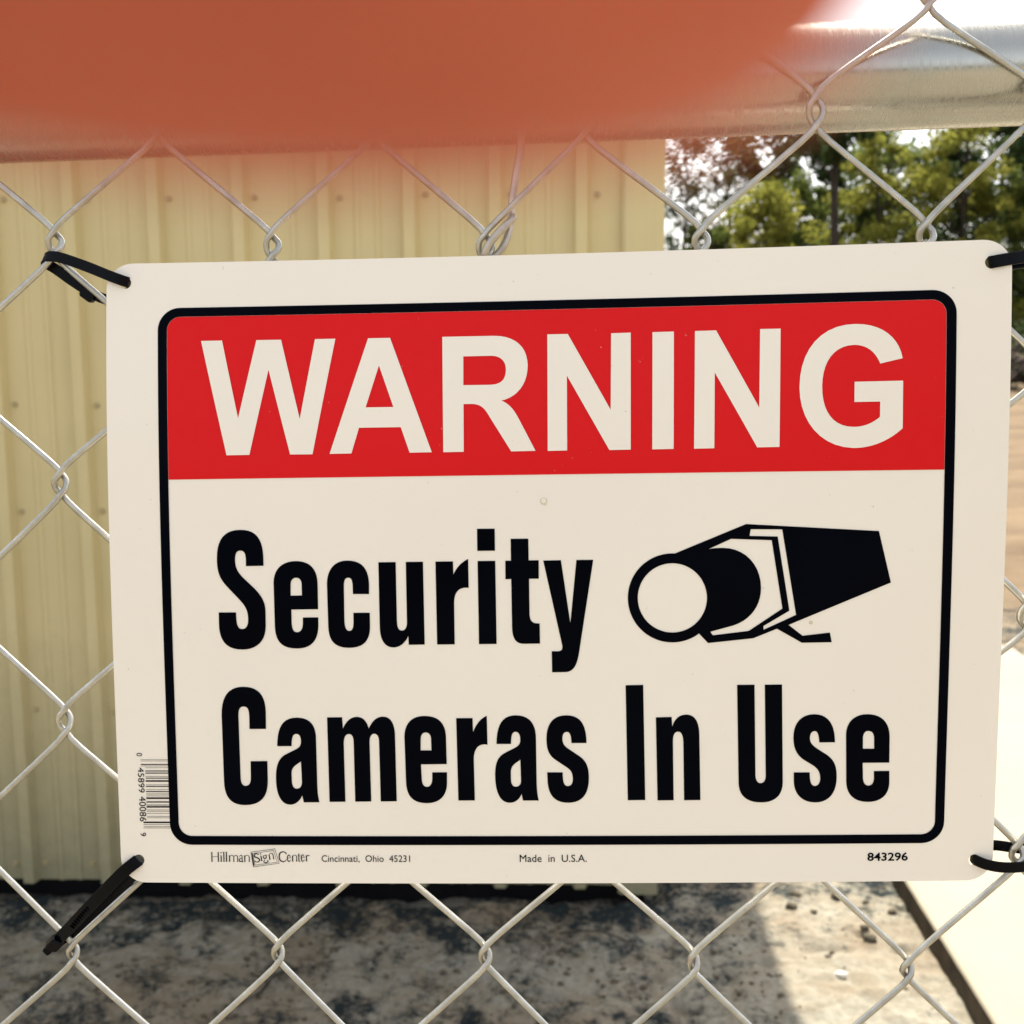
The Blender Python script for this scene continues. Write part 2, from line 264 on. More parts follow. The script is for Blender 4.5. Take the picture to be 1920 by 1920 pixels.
PRINT={
'warning':[[[[-139.01,-95.05],[-130.46,-95.07],[-124.14,-63.66],[-116.46,-94.99],[-106.41,-94.98],[-99.05,-63.04],[-92.61,-94.98],[-84.34,-94.99],[-94.06,-48.77],[-103.16,-48.81],[-111.57,-82.98],[-119.73,-48.87],[-129.03,-48.83]]],[[[-71.09,-94.91],[-62.18,-94.91],[-45.83,-48.96],[-54.77,-48.91],[-58.21,-59.15],[-75.08,-59.15],[-78.29,-48.89],[-87.13,-48.85]],[[-66.75,-83.96],[-61.1,-67.25],[-72.32,-67.26]]],[[[-41.12,-94.91],[-20.49,-94.91],[-17.91,-94.74],[-15.61,-94.29],[-13.59,-93.58],[-11.83,-92.63],[-10.36,-91.46],[-9.15,-90.08],[-8.22,-88.52],[-7.56,-86.79],[-7.18,-84.9],[-7.06,-82.89],[-7.22,-80.65],[-7.62,-78.6],[-8.26,-76.72],[-9.11,-75.04],[-10.16,-73.55],[-11.39,-72.25],[-12.77,-71.16],[-14.3,-70.27],[-15.95,-69.58],[-17.71,-69.11],[-16.7,-68.65],[-15.77,-68.09],[-14.91,-67.43],[-14.11,-66.68],[-13.37,-65.84],[-12.68,-64.92],[-12.02,-63.92],[-11.39,-62.85],[-10.78,-61.71],[-10.17,-60.5],[-4.32,-48.99],[-14.0,-48.87],[-22.47,-62.73],[-23.06,-63.77],[-23.65,-64.69],[-24.24,-65.49],[-24.86,-66.17],[-25.51,-66.73],[-26.21,-67.18],[-26.98,-67.53],[-27.82,-67.78],[-28.77,-67.93],[-29.82,-67.99],[-32.87,-67.96],[-33.02,-48.96],[-41.2,-48.9]],[[-32.76,-86.96],[-21.39,-86.99],[-20.23,-86.87],[-19.22,-86.62],[-18.35,-86.26],[-17.63,-85.78],[-17.03,-85.21],[-16.55,-84.56],[-16.19,-83.85],[-15.95,-83.07],[-15.81,-82.26],[-15.77,-81.41],[-15.83,-80.35],[-15.99,-79.39],[-16.26,-78.52],[-16.65,-77.76],[-17.16,-77.1],[-17.81,-76.54],[-18.6,-76.1],[-19.54,-75.77],[-20.64,-75.56],[-21.91,-75.47],[-32.87,-75.49]]],[[[0.88,-95.04],[8.99,-95.04],[25.64,-64.8],[26.12,-94.94],[33.81,-95.04],[33.38,-48.98],[24.96,-48.92],[8.47,-78.61],[8.25,-48.96],[0.56,-48.88]]],[[[42.35,-95.02],[50.68,-95.1],[50.21,-49.03],[41.85,-48.96]]],[[[58.9,-95.09],[67.08,-95.16],[83.53,-64.76],[84.03,-95.29],[91.86,-95.28],[91.29,-49.28],[82.71,-49.22],[66.43,-78.76],[66.08,-49.09],[58.2,-49.01]]],[[[137.88,-82.83],[129.5,-80.96],[128.94,-82.25],[128.29,-83.44],[127.55,-84.51],[126.71,-85.47],[125.79,-86.3],[124.77,-86.99],[123.67,-87.56],[122.49,-87.97],[121.23,-88.24],[119.89,-88.35],[117.62,-88.17],[115.57,-87.62],[113.75,-86.73],[112.16,-85.52],[110.8,-84.01],[109.68,-82.21],[108.8,-80.14],[108.16,-77.83],[107.76,-75.3],[107.61,-72.55],[107.72,-69.71],[108.09,-67.11],[108.71,-64.78],[109.59,-62.72],[110.7,-60.95],[112.04,-59.46],[113.61,-58.29],[115.38,-57.43],[117.37,-56.89],[119.55,-56.69],[120.79,-56.72],[121.97,-56.85],[123.11,-57.06],[124.19,-57.36],[125.21,-57.73],[126.18,-58.17],[127.1,-58.66],[127.96,-59.21],[128.77,-59.79],[129.52,-60.41],[129.57,-66.33],[119.84,-66.32],[119.9,-74.13],[138.1,-74.22],[138.1,-55.9],[136.54,-54.52],[134.89,-53.27],[133.16,-52.16],[131.36,-51.19],[129.49,-50.36],[127.58,-49.67],[125.62,-49.14],[123.63,-48.76],[121.62,-48.54],[119.6,-48.49],[115.94,-48.93],[112.58,-49.91],[109.54,-51.4],[106.85,-53.35],[104.51,-55.71],[102.56,-58.45],[101.02,-61.52],[99.89,-64.88],[99.2,-68.48],[98.97,-72.28],[99.23,-76.52],[99.96,-80.44],[101.15,-84.0],[102.77,-87.17],[104.8,-89.93],[107.22,-92.23],[110.01,-94.06],[113.13,-95.38],[116.58,-96.16],[120.32,-96.38],[123.21,-96.18],[125.86,-95.67],[128.27,-94.88],[130.43,-93.83],[132.34,-92.52],[133.99,-90.98],[135.37,-89.23],[136.49,-87.28],[137.33,-85.14],[137.88,-82.83]]]],
'security':[[[[-114.87,-4.03],[-122.08,-3.95],[-122.05,-5.14],[-122.05,-6.21],[-122.07,-7.15],[-122.14,-7.97],[-122.27,-8.67],[-122.47,-9.24],[-122.75,-9.68],[-123.12,-10.0],[-123.61,-10.2],[-124.22,-10.27],[-124.66,-10.24],[-125.05,-10.13],[-125.39,-9.95],[-125.68,-9.69],[-125.92,-9.34],[-126.11,-8.91],[-126.26,-8.39],[-126.37,-7.78],[-126.43,-7.07],[-126.46,-6.27],[-126.42,-5.32],[-126.3,-4.44],[-126.12,-3.64],[-125.87,-2.89],[-125.54,-2.18],[-125.16,-1.5],[-124.7,-0.85],[-124.18,-0.2],[-123.6,0.45],[-122.96,1.11],[-118.77,5.18],[-117.86,6.17],[-117.08,7.14],[-116.42,8.08],[-115.87,9.0],[-115.43,9.9],[-115.08,10.79],[-114.82,11.66],[-114.65,12.53],[-114.55,13.39],[-114.51,14.25],[-114.57,20.43],[-114.71,22.21],[-115.07,23.82],[-115.62,25.25],[-116.37,26.51],[-117.31,27.58],[-118.42,28.47],[-119.7,29.17],[-121.13,29.67],[-122.72,29.97],[-124.45,30.06],[-126.29,29.94],[-127.92,29.61],[-129.35,29.07],[-130.57,28.3],[-131.59,27.31],[-132.41,26.09],[-133.04,24.64],[-133.46,22.96],[-133.69,21.03],[-133.72,18.86],[-133.7,14.81],[-126.62,14.82],[-126.54,17.49],[-126.49,18.3],[-126.41,19.02],[-126.29,19.65],[-126.13,20.19],[-125.93,20.64],[-125.69,21.01],[-125.4,21.29],[-125.06,21.49],[-124.66,21.61],[-124.22,21.65],[-123.74,21.61],[-123.32,21.48],[-122.95,21.27],[-122.63,20.99],[-122.37,20.63],[-122.15,20.22],[-121.97,19.74],[-121.85,19.2],[-121.77,18.62],[-121.73,18.0],[-121.73,16.91],[-121.8,15.92],[-121.95,15.02],[-122.16,14.19],[-122.44,13.41],[-122.78,12.68],[-123.2,11.97],[-123.69,11.28],[-124.24,10.59],[-124.86,9.88],[-129.28,5.09],[-130.31,3.97],[-131.2,2.88],[-131.94,1.8],[-132.55,0.71],[-133.03,-0.4],[-133.39,-1.58],[-133.65,-2.83],[-133.81,-4.19],[-133.89,-5.66],[-133.88,-7.29],[-133.74,-9.45],[-133.42,-11.39],[-132.92,-13.1],[-132.24,-14.58],[-131.37,-15.84],[-130.31,-16.86],[-129.07,-17.66],[-127.63,-18.23],[-126.0,-18.57],[-124.17,-18.68],[-122.36,-18.58],[-120.76,-18.27],[-119.39,-17.74],[-118.21,-16.99],[-117.23,-16.03],[-116.43,-14.86],[-115.81,-13.48],[-115.35,-11.88],[-115.04,-10.07],[-114.88,-8.05]]],[[[-93.0,13.79],[-103.95,13.85],[-103.94,19.08],[-103.91,19.89],[-103.84,20.59],[-103.73,21.21],[-103.59,21.73],[-103.39,22.16],[-103.16,22.5],[-102.88,22.76],[-102.57,22.95],[-102.2,23.06],[-101.8,23.1],[-101.32,23.05],[-100.91,22.92],[-100.55,22.7],[-100.25,22.41],[-99.99,22.06],[-99.79,21.65],[-99.62,21.19],[-99.5,20.69],[-99.42,20.15],[-99.37,19.59],[-99.31,17.12],[-93.03,17.11],[-93.06,20.58],[-93.2,22.23],[-93.5,23.73],[-93.96,25.09],[-94.57,26.29],[-95.36,27.33],[-96.32,28.2],[-97.45,28.88],[-98.77,29.38],[-100.27,29.68],[-101.96,29.77],[-103.89,29.65],[-105.54,29.33],[-106.93,28.82],[-108.07,28.12],[-108.98,27.24],[-109.69,26.2],[-110.22,24.99],[-110.57,23.62],[-110.77,22.11],[-110.85,20.46],[-110.94,2.88],[-110.79,1.25],[-110.44,-0.21],[-109.89,-1.51],[-109.17,-2.65],[-108.27,-3.61],[-107.21,-4.4],[-106.0,-5.02],[-104.66,-5.46],[-103.19,-5.72],[-101.6,-5.8],[-99.92,-5.68],[-98.43,-5.36],[-97.14,-4.85],[-96.04,-4.16],[-95.11,-3.31],[-94.37,-2.31],[-93.78,-1.16],[-93.37,0.12],[-93.11,1.52],[-92.99,3.03]],[[-104.11,8.2],[-103.99,3.41],[-103.92,2.94],[-103.8,2.51],[-103.65,2.14],[-103.46,1.82],[-103.24,1.54],[-102.99,1.32],[-102.71,1.14],[-102.4,1.02],[-102.06,0.94],[-101.7,0.92],[-101.3,0.96],[-100.94,1.05],[-100.62,1.2],[-100.34,1.41],[-100.1,1.66],[-99.9,1.95],[-99.74,2.28],[-99.62,2.64],[-99.55,3.03],[-99.52,3.45],[-99.48,8.14]]],[[[-72.16,7.79],[-78.71,7.74],[-78.74,4.57],[-78.77,3.89],[-78.83,3.3],[-78.91,2.78],[-79.02,2.33],[-79.16,1.95],[-79.34,1.64],[-79.56,1.41],[-79.83,1.24],[-80.14,1.14],[-80.51,1.1],[-80.87,1.13],[-81.19,1.23],[-81.46,1.39],[-81.7,1.63],[-81.89,1.93],[-82.04,2.3],[-82.17,2.75],[-82.25,3.27],[-82.31,3.87],[-82.34,4.54],[-82.4,18.28],[-82.37,19.15],[-82.32,19.93],[-82.22,20.6],[-82.09,21.17],[-81.92,21.65],[-81.72,22.04],[-81.47,22.33],[-81.19,22.54],[-80.87,22.67],[-80.5,22.71],[-80.13,22.67],[-79.81,22.56],[-79.55,22.37],[-79.33,22.11],[-79.14,21.79],[-79.0,21.4],[-78.89,20.95],[-78.81,20.44],[-78.75,19.87],[-78.72,19.26],[-78.68,15.36],[-72.04,15.36],[-72.02,21.2],[-72.14,22.7],[-72.41,24.08],[-72.82,25.33],[-73.4,26.43],[-74.14,27.38],[-75.06,28.17],[-76.18,28.8],[-77.49,29.25],[-79.01,29.52],[-80.75,29.61],[-82.48,29.5],[-83.97,29.21],[-85.24,28.74],[-86.3,28.1],[-87.16,27.3],[-87.84,26.34],[-88.36,25.23],[-88.71,23.98],[-88.93,22.6],[-89.03,21.09],[-89.2,3.54],[-89.05,1.78],[-88.71,0.19],[-88.21,-1.21],[-87.55,-2.43],[-86.74,-3.48],[-85.78,-4.33],[-84.69,-5.0],[-83.48,-5.47],[-82.15,-5.75],[-80.71,-5.84],[-79.03,-5.73],[-77.55,-5.42],[-76.26,-4.92],[-75.16,-4.24],[-74.23,-3.37],[-73.48,-2.31],[-72.9,-1.08],[-72.47,0.33],[-72.2,1.92],[-72.08,3.67]]],[[[-68.13,-5.02],[-61.13,-5.05],[-61.07,18.9],[-61.04,19.64],[-60.98,20.29],[-60.88,20.87],[-60.74,21.36],[-60.57,21.78],[-60.37,22.11],[-60.12,22.37],[-59.84,22.56],[-59.52,22.67],[-59.15,22.7],[-58.77,22.67],[-58.43,22.57],[-58.11,22.4],[-57.84,22.16],[-57.6,21.85],[-57.4,21.48],[-57.24,21.05],[-57.12,20.56],[-57.04,20.01],[-57.01,19.4],[-57.02,-5.07],[-50.09,-5.1],[-49.99,28.45],[-56.48,28.51],[-56.55,24.9],[-56.99,25.77],[-57.49,26.55],[-58.04,27.25],[-58.63,27.86],[-59.26,28.38],[-59.91,28.81],[-60.59,29.14],[-61.29,29.38],[-61.99,29.53],[-62.7,29.57],[-63.78,29.46],[-64.72,29.15],[-65.54,28.66],[-66.24,27.99],[-66.82,27.17],[-67.28,26.21],[-67.64,25.12],[-67.89,23.91],[-68.03,22.61],[-68.08,21.22]]],[[[-45.05,-5.11],[-38.0,-5.13],[-37.9,0.28],[-37.51,-0.59],[-37.06,-1.41],[-36.55,-2.19],[-35.99,-2.91],[-35.38,-3.58],[-34.74,-4.2],[-34.06,-4.75],[-33.35,-5.24],[-32.61,-5.67],[-31.86,-6.03],[-31.82,5.58],[-32.74,5.5],[-33.63,5.54],[-34.46,5.71],[-35.24,6.01],[-35.94,6.47],[-36.54,7.09],[-37.04,7.88],[-37.43,8.86],[-37.68,10.03],[-37.78,11.42],[-37.85,28.43],[-44.96,28.46]]],[[[-28.11,-18.14],[-21.02,-18.14],[-21.03,-9.28],[-28.13,-9.26]]],[[[-28.08,-5.2],[-20.98,-5.22],[-20.92,28.36],[-28.04,28.4]]],[[[-14.68,-14.0],[-7.61,-14.01],[-7.58,-5.3],[-3.57,-5.31],[-3.63,2.09],[-7.52,2.1],[-7.52,16.19],[-7.48,17.05],[-7.38,17.78],[-7.2,18.4],[-6.95,18.92],[-6.62,19.34],[-6.2,19.66],[-5.68,19.9],[-5.07,20.05],[-4.35,20.13],[-3.52,20.15],[-3.48,28.3],[-10.2,28.34],[-11.15,28.25],[-11.97,27.99],[-12.66,27.58],[-13.23,27.03],[-13.7,26.35],[-14.05,25.56],[-14.32,24.66],[-14.49,23.68],[-14.59,22.62],[-14.62,21.5],[-14.68,2.16],[-16.99,2.22],[-16.96,-5.23],[-14.69,-5.25]]],[[[-1.76,-5.18],[5.29,-5.28],[8.77,20.18],[11.47,-5.31],[18.16,-5.33],[12.2,31.59],[11.91,33.22],[11.57,34.67],[11.18,35.93],[10.73,37.01],[10.22,37.92],[9.62,38.66],[8.95,39.22],[8.18,39.62],[7.32,39.86],[6.35,39.93],[1.23,39.99],[1.18,31.43],[3.8,31.44],[4.22,31.39],[4.57,31.29],[4.87,31.14],[5.1,30.94],[5.27,30.68],[5.39,30.38],[5.45,30.03],[5.47,29.63],[5.43,29.18],[5.34,28.69]]]],
'cameras':[[[[-115.62,62.76],[-122.42,62.79],[-122.36,57.99],[-122.39,57.06],[-122.44,56.25],[-122.53,55.56],[-122.67,54.97],[-122.84,54.5],[-123.07,54.12],[-123.35,53.83],[-123.68,53.63],[-124.08,53.52],[-124.54,53.48],[-125.0,53.51],[-125.4,53.62],[-125.75,53.8],[-126.04,54.05],[-126.28,54.38],[-126.47,54.78],[-126.62,55.26],[-126.72,55.81],[-126.79,56.44],[-126.83,57.15],[-126.68,82.87],[-126.66,83.52],[-126.6,84.11],[-126.5,84.63],[-126.36,85.09],[-126.19,85.47],[-125.97,85.79],[-125.71,86.04],[-125.41,86.22],[-125.06,86.33],[-124.67,86.36],[-124.26,86.33],[-123.9,86.22],[-123.58,86.05],[-123.3,85.82],[-123.07,85.53],[-122.87,85.18],[-122.72,84.78],[-122.6,84.32],[-122.52,83.83],[-122.47,83.28],[-122.35,76.14],[-115.45,76.06],[-115.48,84.54],[-115.62,86.33],[-115.93,87.96],[-116.4,89.41],[-117.05,90.69],[-117.89,91.79],[-118.92,92.7],[-120.15,93.42],[-121.58,93.94],[-123.24,94.26],[-125.11,94.37],[-126.86,94.26],[-128.38,93.94],[-129.67,93.42],[-130.76,92.7],[-131.66,91.79],[-132.37,90.69],[-132.91,89.41],[-133.29,87.95],[-133.52,86.32],[-133.61,84.53],[-133.75,56.71],[-133.6,54.58],[-133.3,52.66],[-132.82,50.97],[-132.18,49.49],[-131.36,48.23],[-130.36,47.19],[-129.18,46.39],[-127.82,45.81],[-126.26,45.46],[-124.51,45.35],[-122.76,45.45],[-121.2,45.76],[-119.84,46.29],[-118.66,47.04],[-117.68,48.0],[-116.89,49.17],[-116.27,50.56],[-115.84,52.15],[-115.59,53.94],[-115.51,55.95]]],[[[-105.27,69.91],[-111.2,69.94],[-111.08,67.72],[-110.82,65.72],[-110.43,63.96],[-109.89,62.43],[-109.19,61.13],[-108.31,60.06],[-107.25,59.23],[-106.0,58.63],[-104.54,58.26],[-102.86,58.14],[-101.3,58.25],[-99.92,58.55],[-98.73,59.02],[-97.72,59.68],[-96.88,60.51],[-96.22,61.51],[-95.72,62.68],[-95.38,64.01],[-95.2,65.51],[-95.17,67.16],[-95.12,84.97],[-95.12,85.96],[-95.1,86.91],[-95.07,87.84],[-95.03,88.73],[-94.97,89.58],[-94.89,90.4],[-94.8,91.17],[-94.69,91.9],[-94.57,92.57],[-94.42,93.2],[-100.85,93.24],[-101.44,90.37],[-101.79,91.08],[-102.18,91.72],[-102.62,92.3],[-103.09,92.79],[-103.6,93.22],[-104.13,93.57],[-104.69,93.84],[-105.27,94.04],[-105.87,94.16],[-106.49,94.19],[-107.55,94.07],[-108.52,93.7],[-109.37,93.09],[-110.12,92.25],[-110.76,91.19],[-111.27,89.91],[-111.67,88.44],[-111.94,86.77],[-112.08,84.91],[-112.09,82.88],[-112.0,81.33],[-111.85,79.93],[-111.61,78.66],[-111.3,77.52],[-110.89,76.51],[-110.37,75.61],[-109.76,74.81],[-109.02,74.12],[-108.16,73.52],[-107.16,73.01],[-103.83,71.36],[-103.3,71.09],[-102.86,70.82],[-102.48,70.54],[-102.17,70.25],[-101.92,69.95],[-101.73,69.62],[-101.58,69.26],[-101.48,68.88],[-101.42,68.45],[-101.39,67.97],[-101.4,67.39],[-101.45,66.86],[-101.54,66.39],[-101.67,65.99],[-101.84,65.65],[-102.04,65.37],[-102.29,65.15],[-102.57,64.99],[-102.89,64.9],[-103.24,64.87],[-103.65,64.91],[-104.0,65.05],[-104.31,65.28],[-104.56,65.6],[-104.78,66.04],[-104.95,66.58],[-105.08,67.23],[-105.18,68.0],[-105.24,68.89],[-105.27,69.91]],[[-101.61,76.25],[-101.41,84.55],[-101.45,85.14],[-101.53,85.66],[-101.66,86.11],[-101.82,86.5],[-102.03,86.83],[-102.28,87.09],[-102.56,87.29],[-102.88,87.43],[-103.24,87.51],[-103.63,87.54],[-103.98,87.51],[-104.3,87.41],[-104.57,87.25],[-104.81,87.03],[-105.02,86.75],[-105.19,86.41],[-105.32,86.02],[-105.43,85.58],[-105.5,85.09],[-105.53,84.55],[-105.61,81.23],[-105.54,80.53],[-105.41,79.93],[-105.21,79.41],[-104.95,78.94],[-104.61,78.5],[-104.19,78.09],[-103.68,77.68],[-103.09,77.25],[-102.4,76.78],[-101.61,76.25]]],[[[-90.43,58.1],[-84.28,58.04],[-84.03,62.82],[-83.58,61.84],[-83.1,60.98],[-82.58,60.24],[-82.03,59.61],[-81.45,59.08],[-80.85,58.66],[-80.23,58.33],[-79.59,58.11],[-78.94,57.98],[-78.27,57.94],[-77.51,57.99],[-76.82,58.16],[-76.2,58.42],[-75.65,58.79],[-75.16,59.24],[-74.72,59.79],[-74.34,60.42],[-74.0,61.13],[-73.72,61.91],[-73.47,62.77],[-73.0,61.81],[-72.5,60.96],[-71.97,60.22],[-71.42,59.58],[-70.84,59.04],[-70.23,58.61],[-69.61,58.27],[-68.97,58.04],[-68.31,57.9],[-67.65,57.85],[-66.67,57.95],[-65.8,58.23],[-65.06,58.7],[-64.42,59.33],[-63.9,60.14],[-63.48,61.1],[-63.17,62.22],[-62.95,63.48],[-62.83,64.89],[-62.81,66.43],[-62.66,92.81],[-69.22,92.88],[-69.38,68.06],[-69.42,67.47],[-69.49,66.94],[-69.59,66.46],[-69.73,66.05],[-69.89,65.7],[-70.1,65.41],[-70.34,65.18],[-70.61,65.01],[-70.92,64.91],[-71.27,64.88],[-71.62,64.91],[-71.94,65.01],[-72.23,65.18],[-72.49,65.43],[-72.71,65.74],[-72.9,66.13],[-73.05,66.6],[-73.16,67.14],[-73.24,67.76],[-73.27,68.46],[-73.12,92.88],[-79.69,92.96],[-79.77,68.03],[-79.82,67.44],[-79.9,66.92],[-80.01,66.46],[-80.15,66.06],[-80.32,65.73],[-80.53,65.46],[-80.77,65.24],[-81.04,65.09],[-81.36,65.0],[-81.71,64.97],[-82.09,65.01],[-82.44,65.14],[-82.75,65.34],[-83.03,65.62],[-83.26,65.98],[-83.46,66.41],[-83.61,66.92],[-83.73,67.49],[-83.81,68.14],[-83.85,68.85],[-83.71,93.0],[-90.25,93.03]]],[[[-41.96,77.48],[-52.46,77.58],[-52.27,83.08],[-52.24,83.82],[-52.17,84.48],[-52.06,85.05],[-51.92,85.53],[-51.73,85.94],[-51.5,86.27],[-51.24,86.52],[-50.93,86.7],[-50.58,86.8],[-50.18,86.84],[-49.78,86.8],[-49.42,86.68],[-49.1,86.5],[-48.83,86.24],[-48.59,85.92],[-48.39,85.54],[-48.23,85.11],[-48.11,84.62],[-48.02,84.1],[-47.97,83.53],[-47.96,80.86],[-41.94,80.83],[-41.98,85.28],[-42.11,86.79],[-42.4,88.16],[-42.86,89.39],[-43.47,90.48],[-44.23,91.42],[-45.16,92.19],[-46.24,92.81],[-47.47,93.25],[-48.86,93.53],[-50.4,93.62],[-52.05,93.52],[-53.5,93.24],[-54.77,92.77],[-55.85,92.12],[-56.76,91.29],[-57.48,90.27],[-58.04,89.07],[-58.42,87.69],[-58.65,86.12],[-58.72,84.38],[-58.99,66.07],[-58.84,64.46],[-58.53,63.02],[-58.05,61.75],[-57.42,60.66],[-56.63,59.73],[-55.7,58.97],[-54.62,58.38],[-53.4,57.96],[-52.05,57.71],[-50.56,57.63],[-48.92,57.74],[-47.45,58.03],[-46.17,58.5],[-45.06,59.16],[-44.13,59.99],[-43.38,60.98],[-42.8,62.14],[-42.38,63.46],[-42.14,64.94],[-42.06,66.56]],[[-52.48,71.79],[-52.38,66.96],[-52.31,66.47],[-52.21,66.03],[-52.07,65.64],[-51.9,65.31],[-51.7,65.03],[-51.47,64.8],[-51.22,64.63],[-50.94,64.5],[-50.63,64.43],[-50.31,64.4],[-49.93,64.44],[-49.58,64.53],[-49.27,64.67],[-49.0,64.87],[-48.76,65.12],[-48.56,65.41],[-48.4,65.75],[-48.28,66.12],[-48.21,66.53],[-48.17,66.97],[-48.09,71.8]]],[[[-37.8,58.59],[-31.16,58.57],[-31.05,64.42],[-30.66,63.41],[-30.21,62.47],[-29.72,61.6],[-29.18,60.81],[-28.61,60.09],[-28.01,59.44],[-27.38,58.87],[-26.72,58.39],[-26.06,57.99],[-25.38,57.68],[-25.27,69.51],[-26.26,69.38],[-27.17,69.41],[-28.0,69.62],[-28.74,70.0],[-29.39,70.54],[-29.93,71.25],[-30.36,72.13],[-30.68,73.16],[-30.88,74.36],[-30.94,75.72],[-30.79,92.51],[-37.5,92.54]]],[[[-15.73,69.24],[-21.63,69.26],[-21.52,67.02],[-21.27,65.02],[-20.88,63.25],[-20.34,61.72],[-19.65,60.43],[-18.8,59.37],[-17.79,58.55],[-16.61,57.96],[-15.27,57.61],[-13.76,57.5],[-12.13,57.61],[-10.7,57.92],[-9.46,58.43],[-8.4,59.14],[-7.52,60.03],[-6.82,61.1],[-6.28,62.35],[-5.9,63.77],[-5.69,65.35],[-5.63,67.1],[-5.6,84.49],[-5.59,85.51],[-5.56,86.48],[-5.52,87.4],[-5.46,88.27],[-5.39,89.1],[-5.31,89.88],[-5.21,90.62],[-5.1,91.32],[-4.96,91.98],[-4.81,92.6],[-11.24,92.59],[-11.75,89.84],[-12.08,90.55],[-12.45,91.17],[-12.85,91.73],[-13.3,92.2],[-13.78,92.6],[-14.29,92.93],[-14.84,93.18],[-15.41,93.36],[-16.02,93.46],[-16.65,93.5],[-17.75,93.37],[-18.73,92.99],[-19.6,92.37],[-20.36,91.52],[-20.99,90.44],[-21.51,89.14],[-21.91,87.62],[-22.19,85.89],[-22.35,83.96],[-22.38,81.83],[-22.31,80.35],[-22.17,79.02],[-21.95,77.84],[-21.64,76.79],[-21.25,75.86],[-20.75,75.04],[-20.14,74.31],[-19.42,73.67],[-18.58,73.09],[-17.62,72.58],[-14.6,71.06],[-14.06,70.78],[-13.59,70.5],[-13.19,70.21],[-12.85,69.9],[-12.58,69.58],[-12.36,69.24],[-12.2,68.87],[-12.08,68.46],[-12.02,68.01],[-11.99,67.51],[-12.0,66.89],[-12.06,66.34],[-12.16,65.85],[-12.3,65.43],[-12.48,65.07],[-12.7,64.78],[-12.94,64.55],[-13.22,64.39],[-13.53,64.29],[-13.86,64.25],[-14.25,64.3],[-14.58,64.44],[-14.87,64.67],[-15.11,65.01],[-15.3,65.44],[-15.46,65.98],[-15.58,66.63],[-15.66,67.39],[-15.71,68.25],[-15.73,69.24]],[[-12.06,75.77],[-11.93,84.47],[-11.96,84.91],[-12.04,85.31],[-12.16,85.66],[-12.33,85.98],[-12.53,86.24],[-12.78,86.46],[-13.06,86.64],[-13.37,86.77],[-13.72,86.84],[-14.11,86.87],[-14.46,86.83],[-14.77,86.74],[-15.04,86.58],[-15.28,86.37],[-15.48,86.1],[-15.64,85.78],[-15.77,85.41],[-15.88,84.99],[-15.95,84.53],[-15.99,84.03],[-15.99,80.98],[-15.94,80.24],[-15.82,79.6],[-15.62,79.03],[-15.35,78.51],[-15.0,78.04],[-14.57,77.6],[-14.07,77.16],[-13.48,76.72],[-12.81,76.26],[-12.06,75.77]]],[[[14.74,68.94],[8.66,68.96],[8.62,68.07],[8.56,67.28],[8.48,66.59],[8.36,65.99],[8.21,65.49],[8.03,65.08],[7.81,64.77],[7.55,64.54],[7.24,64.41],[6.88,64.36],[6.52,64.39],[6.2,64.48],[5.92,64.64],[5.68,64.85],[5.48,65.12],[5.32,65.45],[5.19,65.84],[5.1,66.29],[5.04,66.79],[5.02,67.35],[5.07,67.91],[5.17,68.42],[5.31,68.9],[5.5,69.34],[5.75,69.76],[6.06,70.16],[6.44,70.55],[6.88,70.93],[7.4,71.31],[7.99,71.69],[11.79,74.31],[12.61,74.97],[13.32,75.66],[13.91,76.39],[14.39,77.17],[14.78,78.01],[15.08,78.94],[15.3,79.95],[15.44,81.07],[15.51,82.31],[15.52,83.67],[15.41,85.54],[15.13,87.21],[14.68,88.69],[14.07,89.98],[13.29,91.07],[12.35,91.96],[11.26,92.66],[10.02,93.16],[8.63,93.45],[7.1,93.55],[5.47,93.44],[4.02,93.14],[2.77,92.64],[1.69,91.93],[0.79,91.03],[0.07,89.94],[-0.49,88.65],[-0.88,87.17],[-1.12,85.49],[-1.19,83.63],[-1.29,80.97],[4.98,80.99],[4.99,82.0],[5.03,82.93],[5.09,83.77],[5.19,84.51],[5.33,85.14],[5.53,85.67],[5.78,86.1],[6.1,86.4],[6.49,86.59],[6.97,86.66],[7.35,86.63],[7.7,86.53],[8.01,86.38],[8.28,86.17],[8.51,85.89],[8.7,85.56],[8.85,85.17],[8.95,84.72],[9.02,84.22],[9.05,83.65],[9.01,82.91],[8.93,82.26],[8.81,81.67],[8.63,81.14],[8.4,80.66],[8.1,80.22],[7.74,79.81],[7.31,79.42],[6.8,79.03],[6.21,78.64],[2.4,76.02],[1.57,75.41],[0.86,74.76],[0.26,74.05],[-0.23,73.29],[-0.63,72.46],[-0.94,71.56],[-1.17,70.58],[-1.32,69.51],[-1.39,68.36],[-1.41,67.11],[-1.29,65.26],[-1.0,63.62],[-0.55,62.18],[0.06,60.94],[0.83,59.89],[1.74,59.05],[2.78,58.39],[3.96,57.93],[5.25,57.66],[6.67,57.57],[8.18,57.67],[9.54,57.96],[10.74,58.47],[11.79,59.19],[12.68,60.15],[13.41,61.36],[13.98,62.83],[14.39,64.58],[14.65,66.61],[14.74,68.94]]]],
